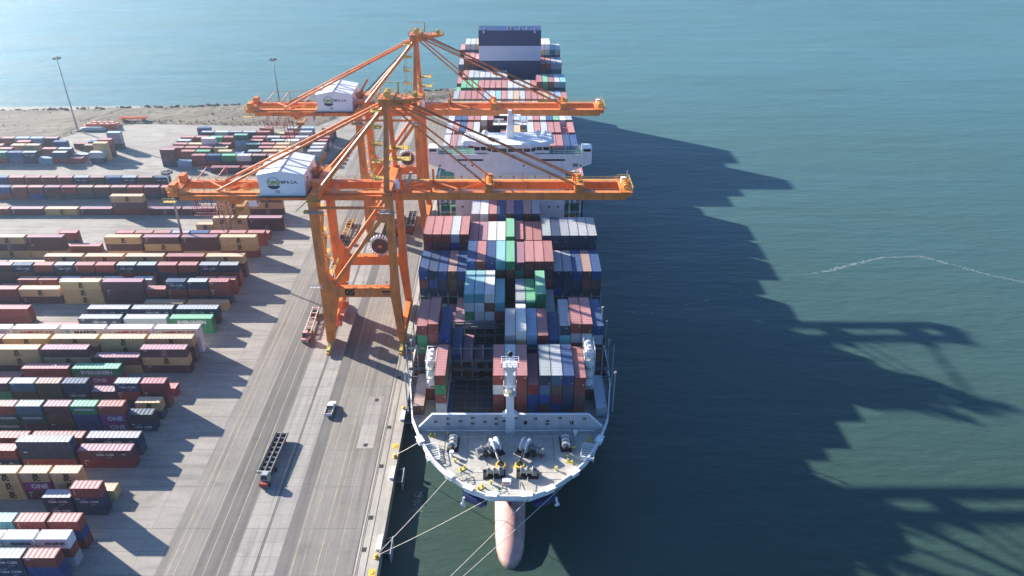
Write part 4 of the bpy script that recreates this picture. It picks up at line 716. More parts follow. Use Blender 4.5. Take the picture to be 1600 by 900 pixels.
# accommodation block and bridge
acc = obj('accommodation_block', None, ship)
YA = 224.0
MB().box(-17.2, 17.2, YA, YA+11, 9.6, 37.6).build('house_wall', M_white, acc)
q = MB()
for z in (30.2, 33.6, 26.8, 23.4):
    for x in (-15, -10.6, -7.2, -5.2, -3.0, 1.2, 7.8, 12.3, 15.2):
        q2 = MB().tube((x, YA-.05, z), (x, YA+.1, z), .32, 10); q2.build('porthole', M_win, acc)
for sd in (-1, 1):
    for z in (12.8, 16.4, 20.0, 23.6, 27.2, 30.8):
        MB().box(min(sd*17.25, sd*22.6), max(sd*17.25, sd*22.6), YA+1.2, YA+10.4, z, z+.22).build('side_deck', M_grn, acc)
        MB().rail([(sd*17.6, YA+1.3, z+.22), (sd*22.5, YA+1.3, z+.22), (sd*22.5, YA+10.3, z+.22)], 1.0, 1.4, .08).build('side_rail', M_white, acc)
    for x in (18.9, 22.3): MB().box(sd*x-.2, sd*x+.2, YA+1.4, YA+1.8, 9.6, 31).build('side_pillar', M_white, acc)
    q = MB()
    for i in range(5):
        z = 12.9+3.6*i; q.bar((sd*20.6, YA+(2.2 if i % 2 else 8.6), z), (sd*20.6, YA+(8.6 if i % 2 else 2.2), z+3.6), .8, .15)
    q.build('stairway', M_white, acc)
    lbx = obj('lifeboat', None, ship); lbx.location = (sd*20.2, YA+5.5, 17.0)
    q = MB(); q.loft([[(1.45*k*math.cos(a), y, 1.3*k*math.sin(a)) for a in [i*math.pi/6 for i in range(12)]] for y, k in ((-4.4, .1), (-3.9, .6), (-2.6, .95), (0, 1.05), (2.6, .95), (3.9, .6), (4.4, .1))]); q.build('boat_hull', mat('lifeboat_orange', (.60, .14, .04), .5), lbx, True)
    MB().box(-.8, .8, -1.2, 1.0, .9, 1.7).build('boat_canopy', mat('lifeboat_orange', (.6, .14, .04)), lbx)
# bridge deck and its wings
br = obj('bridge', None, ship)
q = MB(); sec = [(-24.9, 38.0), (-17.4, 35.0), (17.4, 35.0), (24.9, 38.0), (24.9, 41.0), (-24.9, 41.0)]
q.loft([[(x, YA-.4, z) for x, z in sec], [(x, YA+4.6, z) for x, z in sec]]); q.build('bridge_wing', M_white, br)
MB().box(-24.6, 24.6, YA-.1, YA+4.4, 41.005, 41.06).build('wing_deck', M_grn, br)
for x0, x1 in ((-16.2, -8.2), (9.2, 16.8)): MB().box(x0, x1, YA-.45, YA-.3, 38.9, 39.5).build('window_strip', M_win, br)
for x0, x1 in ((19.2, 20.8),): MB().box(x0, x1, YA-.45, YA-.3, 37.0, 38.1).build('wing_window', M_mach, br)
for x in (-21.5, -13.8, -11.6, 4.2, 7.0, 12.4, 21.6): MB().tube((x, YA-.46, 37.4), (x, YA-.3, 37.4), .3, 10).build('porthole', M_win, br)
wh = [(-11, YA+.4), (-7.2, YA+.4), (-5.6, YA-1.0), (6.3, YA-1.0), (7.9, YA+.4), (12, YA+.4), (12, YA+8.5), (-11, YA+8.5)]
q = MB(); q.loft([[(x, y, 41.0) for x, y in wh], [(x, y, 43.6) for x, y in wh]]); wheel = q.build('wheelhouse', M_white, br)
for (a, b_), ns in zip(zip(wh[:6], wh[1:6]), (2, 1, 5, 1, 2)):
    for i in range(ns):
        d = Vector((b_[0]-a[0], b_[1]-a[1], 0)); nn_ = Vector((d.y, -d.x, 0)).normalized()*.03
        p0 = Vector((*a, 0))+d*((i+.07)/ns)+nn_; p1 = Vector((*a, 0))+d*((i+.93)/ns)+nn_
        q = MB(); q.quad((p0.x, p0.y, 42.0), (p1.x, p1.y, 42.0), (p1.x, p1.y, 43.1), (p0.x, p0.y, 43.1)); q.build('bridge_window', M_win, wheel)
q = MB(); rf = [(-14.8, YA+2.2), (-8.2, YA-.4), (-5.9, YA-1.6), (6.6, YA-1.6), (8.6, YA-.4), (13.6, YA+2.2), (13.6, YA+9.4), (-14.8, YA+9.4)]
q.loft([[(x, y, 43.6) for x, y in rf], [(x*.94, y+.1, 44.5) for x, y in rf]]); q.build('wheelhouse_roof', M_white, br)
MB().rail([(-13.6, YA+9.2, 44.5), (-13.6, YA+2.6, 44.5), (-5.6, YA-1.2, 44.5), (6.3, YA-1.2, 44.5), (12.6, YA+2.6, 44.5), (12.6, YA+9.2, 44.5)], 1.1, 1.5, .07).build('roof_rail', M_white, br)
for sd in (-1, 1):
    MB().rail([(sd*13.2, YA-.2, 41), (sd*24.7, YA-.2, 41)], 1.2, 1.6, .08).rail([(sd*13.2, YA+4.4, 41), (sd*24.7, YA+4.4, 41)], 1.2, 1.6, .08).build('wing_rail', M_white, br)
    MB().box(min(sd*21.9, sd*24.85), max(sd*21.9, sd*24.85), YA-.38, YA+3.6, 41.06, 43.0).build('wing_cab', M_white, br)
    MB().box(min(sd*22.3, sd*24.5), max(sd*22.3, sd*24.5), YA-.42, YA-.37, 41.9, 42.7).build('cab_window', M_win, br)
    MB().tube((sd*17.2, YA+3.5, 41), (sd*17.2, YA+3.5, 47), .09, 6).build('whip_aerial', M_white, br)
rm = obj('radar_mast', None, br)
MB().loft([[(-1.3, YA+4, 44.5), (1.3, YA+4, 44.5), (1.3, YA+6.4, 44.5), (-1.3, YA+6.4, 44.5)], [(-.5, YA+4.6, 53), (.5, YA+4.6, 53), (.5, YA+5.6, 53), (-.5, YA+5.6, 53)]]).build('mast_trunk', M_white, rm)
each('yardarm', M_white, rm, [MB().box(-5.2, 5.2, YA+4.2, YA+5.8, 48.6, 48.85), MB().box(-3.2, 3.2, YA+4.4, YA+5.6, 51.4, 51.6)])
each('radar_scanner', M_white, rm, [MB().box(-4.8, -1.9, YA+4.0, YA+4.35, 50.2, 50.6).tube((-3.3, YA+4.2, 48.8), (-3.3, YA+4.2, 50.2), .2, 8), MB().box(2.0, 5.4, YA+4.0, YA+4.4, 49.6, 50.0).tube((3.6, YA+4.2, 48.8), (3.6, YA+4.2, 49.6), .2, 8)])
MB().rail([(-5.1, YA+4.3, 48.85), (5.1, YA+4.3, 48.85)], 1.0, 1.2, .08).build('mast_rail', M_white, rm)
for x, y, z, r in ((-7.6, 5.5, 45.6, 1.05), (8.6, 6, 45.5, .9), (10.9, 7, 45.3, .7)):
    q = MB(); q.loft([[(x+r*math.sin(p_)*math.cos(a), YA+y+r*math.sin(p_)*math.sin(a), z-r*math.cos(p_)) for a in [k*.628 for k in range(10)]] for p_ in (.05, .6, 1.2, 1.8, 2.4, 3.09)]); q.tube((x, YA+y, 44.5), (x, YA+y, z-r*.9), .3, 8); q.build('satellite_dome', M_white, br, True)
# funnel casing
fn = obj('funnel_casing', None, ship); yf = 368.0
M_fb = mat('funnel_navy', (.016, .034, .115), .45, var=.08, scale=.2); M_fw = mat('funnel_white', (.52, .56, .64), .5, var=.04, scale=.2)
MB().box(-14.6, 14.4, yf, yf+10, 9.6, 32.6).build('lower_casing', M_fb, fn)
MB().box(-14.6, 14.4, yf, yf+10, 32.6, 39.4).build('white_band', M_fw, fn)
q = MB().box(-14.6, 14.4, yf, yf+10, 39.4, 46.4); q.build('upper_casing', M_fb, fn)
for x, z in ((-11.6, 47.2), (-.7, 47.8), (.8, 47.6), (4.6, 47.5), (8, 47.7), (11.8, 47.0)): MB().tube((x, yf+1.6, 46.4), (x, yf+1.6, z), .42, 10).build('exhaust_pipe', M_mach, fn)
for x in (-12.2, 11.4): MB().box(x-.3, x+.3, yf-.03, yf+.02, 45.2, 46.2).build('name_plate', M_white, fn)
MB().box(-1.2, 11.5, yf-12, yf-2.5, 9.6, 24.8).build('engine_house', M_fb, fn)
each('louvre', M_grey, fn, [MB().box(-.6+.55*i, -.3+.55*i, yf-12.06, yf-11.98, 23.1, 24.2) for i in range(12)])
# ------------------------------------------------------------------ ship-to-shore cranes
M_or = mat('crane_orange', (.72, .21, .045), .45, var=.18, scale=.22, dirt=(.27, .10, .05), damt=.95)
M_oy = mat('rail_yellow', (.50, .365, .085), .6, var=.15); M_gal = mat('galvanised', (.36, .37, .37), .5, .3)
M_hw = mat('house_white', (.78, .81, .83), .45, var=.05, scale=.2, dirt=(.45, .42, .36), damt=.3)
M_lgr = mat('logo_green', (.25, .38, .07), .6); M_lgy = mat('logo_grey', (.30, .31, .33), .6)
T05 = text_mesh('lettering', '05', 2.7, M_blk, .06); T04 = text_mesh('lettering', '04', 2.7, M_blk, .06)
TCO = text_mesh('lettering', 'TMPA S.A.', 1.15, M_nv, .02); TOC = text_mesh('lettering', 'OPG', 1.5, M_lgr, .07)
T05s = text_mesh('lettering', '05', 1.2, M_lgy, .04)
def crane(Yc, label, num):
    c = thing('gantry_crane', label, 'crane', (0, Yc, 0), 0, 'ship to shore cranes on the quay')
    XL, XW = -50.55, -30.3
    for sx, X in ((-1, XL), (1, XW)):
        for sy in (-1, 1):
            Yl = sy*9; inn = -sx                                       # legs widen to the portal beam, narrow above it
            wl, wu = (4.5, 2.2) if sx < 0 else (2.3, 2.0)
            o = X+sx*.2
            def rc(z, xa, xb, d): return [(xa, Yl-d, z), (xb, Yl-d, z), (xb, Yl+d, z), (xa, Yl+d, z)]
            e0, e1 = (X-.9, X+.9)
            mid = (X+.3, X+.3-wl) if sx > 0 else (X-.6, X-.6+wl)
            up = (X+.3, X+.3-wu) if sx > 0 else (X-.8, X-.8+wu)
            tp = (X+.5, X+.5-wu) if sx > 0 else (X-.7, X-.7+wu)
            q = MB().loft([rc(2.6, min(e0, e1), max(e0, e1), .8), rc(16.6, min(mid), max(mid), 1.15), rc(19.8, min(mid), max(mid), 1.15), rc(24.5, min(up), max(up), .95), rc(46.6, min(tp), max(tp), .9)])
            q.build('leg', M_or, c)
        q = MB().box(X-.75, X+.75, -10.2, 10.2, 2.2, 5.0); sb = q.build('sill_beam', M_or, c)
        MB().rail([(X+.9, -9.5, 2.6), (X+.9, 9.5, 2.6)], 1.1, 1.6, .09).build('guard_rail', M_oy, sb)
        for sy in (-1, 1):
            bg_ = obj('bogie', None, c); bg_.location = (X, sy*9, 0)
            MB().box(-.45, .45, -4.4, 4.4, 1.25, 1.75).loft([[(-.4, -2.6, 1.75), (.4, -2.6, 1.75), (.4, 2.6, 1.75), (-.4, 2.6, 1.75)], [(-.4, -.8, 2.6), (.4, -.8, 2.6), (.4, .8, 2.6), (-.4, .8, 2.6)]]).build('equaliser', M_oy, bg_)
            wm = MB().tube((-.3, 0, .42), (.3, 0, .42), .40, 12).mesh('wheel'); wm.materials.append(M_steel)
            for k in range(8): obj('wheel', wm, bg_, (0, -3.9+1.1*k+.05, 0))
            each('truck_frame', M_oy, bg_, [MB().box(-.42, .42, -4.3+2.25*k, -2.5+2.25*k, .5, 1.25) for k in range(4)])
            MB().box(-.35, .35, -5.1 if sy < 0 else 4.5, -4.5 if sy < 0 else 5.1, .5, 1.3).build('buffer', mat('buffer_orange', (.6, .3, .05)), bg_)
    for sy in (-1, 1):
        y = sy*9
        pb = MB().box(XL+3.3, XW-1.5, y-.9, y+.9, 16.9, 19.7).build('portal_beam', M_or, c)
        MB().rail([(XL+3.6, y-.85, 19.7), (XW-1.8, y-.85, 19.7)], 1.0, 1.7, .07).build('guard_rail', M_or, pb)
        for x in (-44, -39.6, -36.6, -33.4): MB().box(x-.3, x+.3, y+.5, y+.9, 20.6, 20.85).bar((x, y+.7, 19.7), (x, y+.7, 20.6), .08).build('flood_light', M_gal, pb)
        MB().bar((-47.6, y, 20.2), (-31.6, y, 42.0), 1.0, 1.0).build('diagonal_brace', M_or, c)
        MB().tube((-49.2, y, 43.0), (-30.8, y, 43.0), .38, 10).build('tie_pipe', M_or, c)
    t = obj('lettering', num, c, (-43.3, -9.93, 18.3))
    each('maker_mark', M_ink, c, [MB().box(-34.6, -31.9, -9.93, -9.9, 18.3, 18.9)]+[MB().box(-34.2+.55*i, -33.9+.55*i, -9.93, -9.9, 17.6, 18.0) for i in range(5)])
    # upper cross beams, girders, boom
    for X in (-49.3, -31.2): MB().box(X-1.1, X+1.1, -9.8, 9.8, 45.5, 47.4).build('cross_beam', M_or, c)
    for sy in (-1, 1):
        g = MB().box(-86, -29.6, sy*3.6-.75, sy*3.6+.75, 43.0, 45.15).build('girder', M_or, c)
        MB().rail([(-85.5, sy*4.3, 45.15), (-64.6, sy*4.3, 45.15)], 1.1, 1.6, .08).rail([(-50, sy*4.3, 45.15), (-32, sy*4.3, 45.15)], 1.1, 1.6, .08).build('guard_rail', M_oy, g)
        MB().box(-85.5, -32, sy*5.0-.5, sy*5.0+.45, 44.6, 44.75).build('walkway', M_or, g)
        b = MB().box(-29.2, 30.2, sy*3.5-.75, sy*3.5+.75, 43.05, 45.15).box(30.2, 31.6, sy*3.5-.7, sy*3.5+.7, 43.9, 45.1).build('boom', M_or, c)
        MB().rail([(-28.5, 4.2*sy, 45.15), (30, 4.2*sy, 45.15)], 1.0, 1.9, .07).build('guard_rail', M_or if sy < 0 else M_oy, b)
        if sy > 0: MB().box(-28.5, 30, 4.4, 5.3, 44.8, 44.92).build('walkway', M_oy, b)
    for x in (-86, -70.5, -46, -33.6, -20.4, 30.6): MB().box(x-.6, x+.6, -2.85, 2.85, 43.4, 45.0).build('cross_tie', M_or, c)
    for zz in ([(-28, -2.8), (-20.5, 2.8), (-13.2, -2.8), (-6, 2.8)], [(-80, 2.8), (-74, -2.8), (-68, 2.8)]):
        each('plan_brace', M_or, c, [MB().tube((a[0], a[1], 45.4), (b_[0], b_[1], 45.4), .24, 7) for a, b_ in zip(zz, zz[1:])])
    for x in (-20.5, 3.4): each('boom_post', M_or, c, [MB().bar((x, y, 45.1), (x, y, 48.6 if x < 0 else 47.4), .5 if x < 0 else .22) for y in (-3.6, 3.6)])
    # mast, stays
    for sy in (-1, 1):
        MB().bar((-31.2, sy*8.8, 47.2), (-30.6, sy*1.7, 68.4), 1.25, 1.35, 1.0, 1.1).build('mast_leg', M_or, c)
        MB().tube((-31.3, sy*1.7, 67.6), (-76, sy*3.4, 45.3), .36, 9).build('back_stay', M_or, c)
        MB().tube((-31.6, sy*1.2, 66.4), (-48.6, sy*8.4, 47.2), .56, 9).build('back_strut', M_or, c)
        MB().tube((-29.6, sy*1.9, 67.4), (-5.6, sy*3.5, 46.6), .24, 8).build('fore_stay', M_or, c)
        MB().tube((-28.8, sy*2.3, 68.2), (17.6, sy*3.5, 46.6), .30, 8).tube((-5.6, sy*3, 57.3), (-4.0, sy*3, 56.5), .45, 8).build('fore_stay', M_or, c)
    q = MB().box(-32.4, -28.6, -2.7, 2.7, 67.2, 69.2)
    q.loft([[(-28.6, -2.2, 67.2), (-28.6, 2.2, 67.2), (-28.6, 2.2, 69), (-28.6, -2.2, 69)], [(-21.6, -1.0, 68.6), (-21.6, 1.0, 68.6), (-21.6, 1, 69.1), (-21.6, -1, 69.1)]])
    ap = q.build('apex_head', M_or, c)
    MB().rail([(-32.6, -2.9, 69.2), (-28.4, -2.9, 69.2), (-28.4, 2.9, 69.2), (-32.6, 2.9, 69.2), (-32.6, -2.9, 69.2)], 1.1, 1.4, .09).rail([(-25.4, -.9, 69.1), (-21.6, -.9, 69.1), (-21.6, .9, 69.1)], 1.1, 1, .09).build('guard_rail', M_oy, ap)
    q = MB()
    for y in (-1.2, 0, 1.2): q.tube((-30.4, y-.2, 70.0), (-30.4, y+.2, 70.0), .8, 12)
    for y in (-.8, .8): q.tube((-23.4, y-.2, 69.7), (-23.4, y+.2, 69.7), .6, 12)
    q.bar((-27.8, 1.4, 69.2), (-27.8, 1.4, 72.4), .3).bar((-32.2, 1.4, 72.3), (-27.6, 1.4, 72.3), .14); q.build('sheave_block', M_oy, ap)
    q = MB()                                                          # ladder tower on the landward side of the mast with rest platforms
    for i, z in enumerate((50.5, 54.5, 58.5, 62.5, 66.2)):
        yy = -8.8+7.1*(z-47.2)/21.2
        q.box(-34.6, -31.9, yy-1.3, yy+1.1, z, z+.12); q.rail([(-34.5, yy-1.2, z+.1), (-34.5, yy+1.0, z+.1)], 1.1, .8, .1); q.rail([(-34.5, yy-1.2, z+.1), (-32, yy-1.2, z+.1)], 1.1, .8, .1)
        if i:
            for k in (-.3, .3): q.bar((-33.9+k, yy-2.2, z-3.9), (-33.9+k, yy-.9, z), .09)
            for r in range(9): q.bar((-34.2, yy-2.2+.14*r, z-3.7+.43*r), (-33.6, yy-2.2+.14*r, z-3.7+.43*r), .06)
    q.build('mast_ladder', M_oy, c)
    q = MB()
    for z in (49.6, 53.2):
        yy = 8.8-7.1*(z-47.2)/21.2; q.box(-33.2, -26.8, yy-1.4, yy+1.4, z, z+.12); q.rail([(-33.2, yy-1.3, z+.1), (-26.9, yy-1.3, z+.1), (-26.9, yy+1.3, z+.1)], 1.1, 1.2, .09)
    q.build('mast_platform', M_oy, c)
    # stay anchorages and the boom tip
    for x in (-5.6, 17.8):
        a = MB().box(x-1.1, x+.9, -4.0, -3.0, 45.15, 47.2).box(x-1.1, x+.9, 3.0, 4.0, 45.15, 47.2).box(x-.8, x+.6, -3.0, 3.0, 44.2, 45.6).build('stay_anchorage', M_or, c)
        each('sheave', mat('sheave_amber', (.62, .27, .035), .5), a, [MB().tube((x, y-.22, 46.4), (x, y+.22, 46.4), .75, 12) for y in (-2.4, -1.2, 0, 1.2, 2.4)])
        MB().rail([(x+1.3, -4.4, 45.3), (x+1.3, 4.4, 45.3)], 1.2, 1.1, .1).rail([(x-1.3, -4.4, 45.3), (x+1.3, -4.4, 45.3)], 1.2, 1.1, .1).build('guard_rail', M_oy, a)
    tp_ = MB().box(28.6, 31.9, -4.6, 4.6, 45.2, 45.35).build('tip_platform', M_or, c)
    MB().rail([(28.7, -4.5, 45.35), (31.8, -4.5, 45.35), (31.8, 4.5, 45.35), (28.7, 4.5, 45.35)], 1.2, 1.0, .1).build('guard_rail', M_oy, tp_)
    each('sheave', mat('sheave_amber', (.62, .27, .035)), tp_, [MB().tube((30.2, y-.25, 46.1), (30.2, y+.25, 46.1), .72, 12) for y in (-2.6, -1.4, 0, 1.4, 2.6)])
    MB().box(29.4, 30.6, 1.4, 2.4, 45.4, 46.9).build('tip_cabinet', M_hw, tp_); MB().tube((31.2, 3.5, 45.4), (31.2, 3.5, 48.2), .1, 6).build('tip_light', M_gal, tp_)
    # machinery house
    h = obj('machinery_house', None, c)
    x0, x1, ya, yb_ = -64.0, -52.3, -6.6, 6.6; xm = (x0+x1)/2
    MB().box(x0, x1, ya, yb_, 45.3, 50.9).build('house_wall', M_hw, h)
    q = MB(); q.loft([[(x0-.2, y, 50.9), (xm, y, 52.0), (x1+.2, y, 50.9), (x1+.2, y, 51.05), (xm, y, 52.2), (x0-.2, y, 51.05)] for y in (ya-.25, yb_+.25)]); rf_ = q.build('roof', M_hw, h)
    q = MB(); q.loft([[(x0, y, 50.9), (x1, y, 50.9), (xm, y, 51.98)] for y in (ya, yb_)]); q.build('gable', M_hw, h)
    for y in (-2.4, 2.2): 
        q = MB(); q.bar((x0-.2, y, 51.1), (xm, y, 52.24), .16, .1).bar((xm, y, 52.24), (x1+.2, y, 51.1), .16, .1); q.build('roof_seam', M_lgy, rf_)
    MB().bar((xm, ya-.25, 52.24), (xm, yb_+.25, 52.24), .3, .1).build('ridge_cap', M_lgy, rf_)
    MB().box(x0-.8, x1+.8, ya-.9, yb_+.9, 45.1, 45.28).build('floor_deck', M_steel, h)
    MB().rail([(x0-.7, ya-.8, 45.3), (x0-.7, yb_+.8, 45.3), (x1+.7, yb_+.8, 45.3)], 1.1, 1.4, .08).build('guard_rail', M_oy, h)
    for y in (-3.2, .8): MB().tube((x1-.02, y, 48.9), (x1+.06, y, 48.9), .45, 10).build('vent', M_blk, h)
    MB().box(x1, x1+.06, 2.6, 5.2, 46.0, 48.6).build('louvre_door', M_lgy, h)
    obj('lettering', TCO, h, (xm+1.7, ya-.03, 49.0)); obj('lettering', TOC, h, (xm-2.0, ya-.03, 48.8)); obj('lettering', T05s, h, (xm-1.2, ya-.03, 46.4))
    q = MB()
    for i in range(9):                                                # emblem: a toothed grey arc above, a navy bowl below
        a = math.pi*(.12+.76*i/8); q.cbox((xm-2.0+1.55*math.cos(a), ya-.02, 48.9+1.35*math.sin(a)), (.36, .03, .3))
    q.build('emblem', M_lgy, h)
    q = MB(); k = [(xm-2.0+1.6*math.cos(a), ya-.03, 48.1+1.0*math.sin(a)) for a in [math.pi+math.pi*i/10 for i in range(11)]]; q.quad(*k); q.build('emblem', M_nv, h)
    # hoist ropes and clutter by the house, maintenance jib
    each('hoist_rope', M_steel, c, [MB().tube((x1+.4, y, 46.8), (-31, y*.8, 67.2), .07, 5) for y in (-2.2, -1.2, 1.2, 2.2)]+[MB().tube((-28, y*.8, 68.5), (16.8, y*1.2, 46.8), .06, 5) for y in (-2.4, -1.6, 1.6, 2.4)])
    MB().box(-51.6, -50.2, 1.5, 4.6, 45.2, 49.2).bar((-50.9, 3, 49.2), (-48.2, 3, 53.4), .7).build('service_jib', M_or, c); MB().box(-51.4, -48.2, -5.5, -3.2, 47.4, 48.6).build('rope_guide', M_or, c)
    q = MB().box(-51.5, -48, -10.2, -8.2, 45.0, 45.15); q.rail([(-51.4, -10.1, 45.1), (-48, -10.1, 45.1)], 1.1, 1, .1); q.box(-52.6, -51.2, -10.2, -9, 41.8, 42.4); q.bar((-54.6, -9.6, 42.3), (-51.6, -9.6, 45.0), .2); q.build('leg_platform', M_oy, c)
    for X, y in ((-31.2, -10.4), (-49.3, -10.4)):
        q = MB(); q.box(X-1.9, X+1.9, y-.7, y+.5, 42.2, 42.32); q.rail([(X-1.8, y-.6, 42.3), (X+1.8, y-.6, 42.3)], 1.1, 1, .09)
        q.build('tie_platform', M_gal, c)
    # back reach end, hanging service basket, spreader below it
    q = MB().box(-88.6, -86, -4.9, 4.9, 44.2, 45.4).box(-88.2, -86.6, -4.2, -1.6, 45.4, 47.2).box(-87.6, -86.2, 1.6, 4.2, 45.4, 47.4); q.build('back_end', M_or, c)
    q = MB(); q.rail([(-88.8, -5, 45.4), (-86, -5, 45.4)], 1.1, .8, .1); q.rail([(-88.8, -5, 45.4), (-88.8, 5, 45.4)], 1.1, 1, .1); q.rail([(-89.6, -6.2, 43.2), (-86.2, -6.2, 43.2)], 1.1, .8, .1); q.box(-89.6, -86.2, -6.2, -5, 43.1, 43.2); q.build('guard_rail', M_oy, c)
    q = MB()
    for x in (-79, -70.8): q.bar((x, 4.2, 45.2), (x+3.0, 5.2, 48.6), .22).bar((x+3, 5.2, 48.6), (x+3.4, 4.3, 45.2), .16)
    q.bar((-84, 4.2, 45.2), (-81, 5.2, 48.6), .22).tube((-84, 5.2, 48.5), (-67, 5.2, 48.5), .07, 5); q.build('service_davit', mat('davit_pink', (.52, .16, .12), .5), c)
    q = MB()
    for y in (-3.4, 3.4): q.rail([(-83.6, y, 38.4), (-77, y, 38.4)], 2.6, 1.2, .08)
    [q.box(-83.6, -77, yy, yy+.25, 38.2, 38.3) for yy in (-3.5, -2, -.5, 1, 2.5, 3.3)]
    for x in (-83.6, -77): q.rail([(x, -3.4, 38.4), (x, 3.4, 38.4)], 2.6, 1.2, .08)
    for x in (-82.4, -78.4):
        for y in (-3.3, 3.3): q.bar((x, y, 41), (x, y, 43.1), .16)
    q.build('service_basket', mat('basket_red', (.26, .075, .055), .6), c)
    q = MB()
    for x in (-77.2, -76): q.bar((x, -3.2, 39.6), (x+.6, -3.2, 33.4), .16); q.bar((x, 3.2, 39.6), (x+.6, 3.2, 33.4), .16)
    for z in (34, 36, 38): q.rail([(-77, -3.2, z), (-76.2, 3.2, z)], .9, 1.6, .07)
    q.build('access_tower', mat('basket_red', (.38, .07, .05)), c)
    # trolley with cab, spreader parked under the boom root
    tr = MB().box(-74.6, -69.6, -3.1, 3.1, 42.2, 43.4).box(-73.6, -71.4, -2.4, 2.4, 41.2, 42.2).build('trolley', M_or, c)
    MB().box(-69.4, -67.2, -1.2, 1.4, 39.8, 42.4).build('driver_cab', M_hw, tr); MB().box(-67.2, -67.12, -1.0, 1.2, 40.3, 41.8).build('cab_window', M_win, tr)
    sp = MB().bar((-72.2, -5.9, 38.4), (-72.2, 5.9, 38.4), .8, .5).box(-73.4, -71, -.9, .9, 38.6, 39.5).box(-73.4, -71.0, -6.1, -5.8, 38.1, 38.6).box(-73.4, -71.0, 5.8, 6.1, 38.1, 38.6)
    for x, y in ((-73, -.7), (-71.4, -.7), (-73, .7), (-71.4, .7)): sp.tube((x, y, 39.4), (x, y*2, 41.4), .06, 5)
    sp.build('spreader', mat('spreader_amber', (.40, .20, .06), .6), c)
    MB().loft([[(-27.6, -1.2, 44.9), (-26.8, -1.2, 44.9), (-26.8, -.4, 44.9), (-27.6, -.4, 44.9)], [(-26.2, -1.2, 49.4), (-25.4, -1.2, 49.4), (-25.4, -.4, 49.4), (-26.2, -.4, 49.4)]]).build('hinge_arm', M_gal, c)
    MB().loft([[(-29.4+r*math.cos(a), -2.6+r*math.sin(a), z) for a in [k*.785 for k in range(8)]] for r, z in ((.5, 45.4), (.7, 46), (.7, 47.4), (.3, 48.2))]).build('power_cabinet', M_hw, c)
    # cable reel
    rl = obj('cable_reel', None, c); rl.location = (-37.4, 9.0, 22.9)
    q = MB(); q.loft([[(r*math.cos(a), y, r*math.sin(a)) for a in [k*math.pi/14 for k in range(28)]] for y, r in ((-.5, 1.0), (-.5, 2.5), (.4, 2.5), (.4, 1.0))]); q.build('cable_coil', mat('cable_brown', (.11, .065, .055), .7), rl)
    sm = MB()
    for y in (-.62, .52): sm.bar((0, y, 2.45), (0, y, 3.25), .42, .10)
    sm.box(-.1, .1, -.6, .55, 3.12, 3.24); sm = sm.mesh('spoke'); sm.materials.append(M_hw)
    for k in range(22): o = obj('spoke', sm, rl); o.rotation_euler.y = k*2*math.pi/22
    MB().tube((0, -.9, 0), (0, .8, 0), .55, 12).box(-.4, .4, .1, .5, -3.3, 0).build('hub', M_or, rl)
    # zigzag stair tower and lift on the landward rear leg
    q = MB(); zs = [5, 8.5, 12, 15.5, 19, 22.5, 26, 29.5, 33, 36.5, 40, 43.5]
    for i, (a, b_) in enumerate(zip(zs, zs[1:])):
        ya_, yb2 = (4.4, 7.8) if i % 2 else (7.8, 4.4)
        q.bar((-52.6, ya_, a), (-52.6, yb2, b_), .8, .1); q.box(-53.4, -51.6, min(yb2, ya_) - .9 if yb2 < ya_ else yb2, max(yb2, ya_) if yb2 < ya_ else yb2+.9, b_-.06, b_+.06)
        q.rail([(-53.1, ya_, a), (-53.1, yb2, b_)], 1.0, 1.2, .09); q.rail([(-52.1, ya_, a), (-52.1, yb2, b_)], 1.0, 1.2, .09)
    for y in (3.4, 8.7): q.bar((-53.3, y, 4.8), (-53.3, y, 43.5), .12); q.bar((-51.7, y, 4.8), (-51.7, y, 43.5), .12)
    q.build('stair_tower', mat('stair_amber', (.60, .33, .05), .55), c)
    # electrical houses and storage on the landward sill
    each('electrical_house', M_or, c, [MB().box(-50.2, -48.6, -5.6, -2.2, 5.1, 8.4), MB().box(-50.2, -48.6, 1, 4.8, 5.1, 8.9)])
    each('drive_cabinet', mat('cabinet_pink', (.52, .22, .17), .5), c, [MB().box(-49.4, -47.6, y, y+1.3, 5.2, 6.4) for y in (-6.5, -3.0, .6, 4.0)])
    for sx, X in ((-1, XL), (1, XW)):
        q = MB(); q.rail([(X+1.2, -9, 19.8), (X+1.2, 9, 19.8)], 1.1, 1.8, .07) if sx < 0 else None
        if q.v: MB().box(X+.8, X+1.3, -9, 9, 19.7, 19.8).build('portal_walkway', M_oy, c); q.build('guard_rail', M_oy, c)
    MB().box(-53.9, -50, -10.6, -9.6, 20.0, 20.12).rail([(-53.9, -10.6, 20.1), (-50, -10.6, 20.1)], 1.1, .9, .08).build('portal_platform', M_gal, c)
    return c
crane(189.5, 'nearer orange ship-to-shore crane marked 05 with white machinery house', T05)
crane(258.5, 'farther orange ship-to-shore crane with white machinery house beside the white bridge', T04)

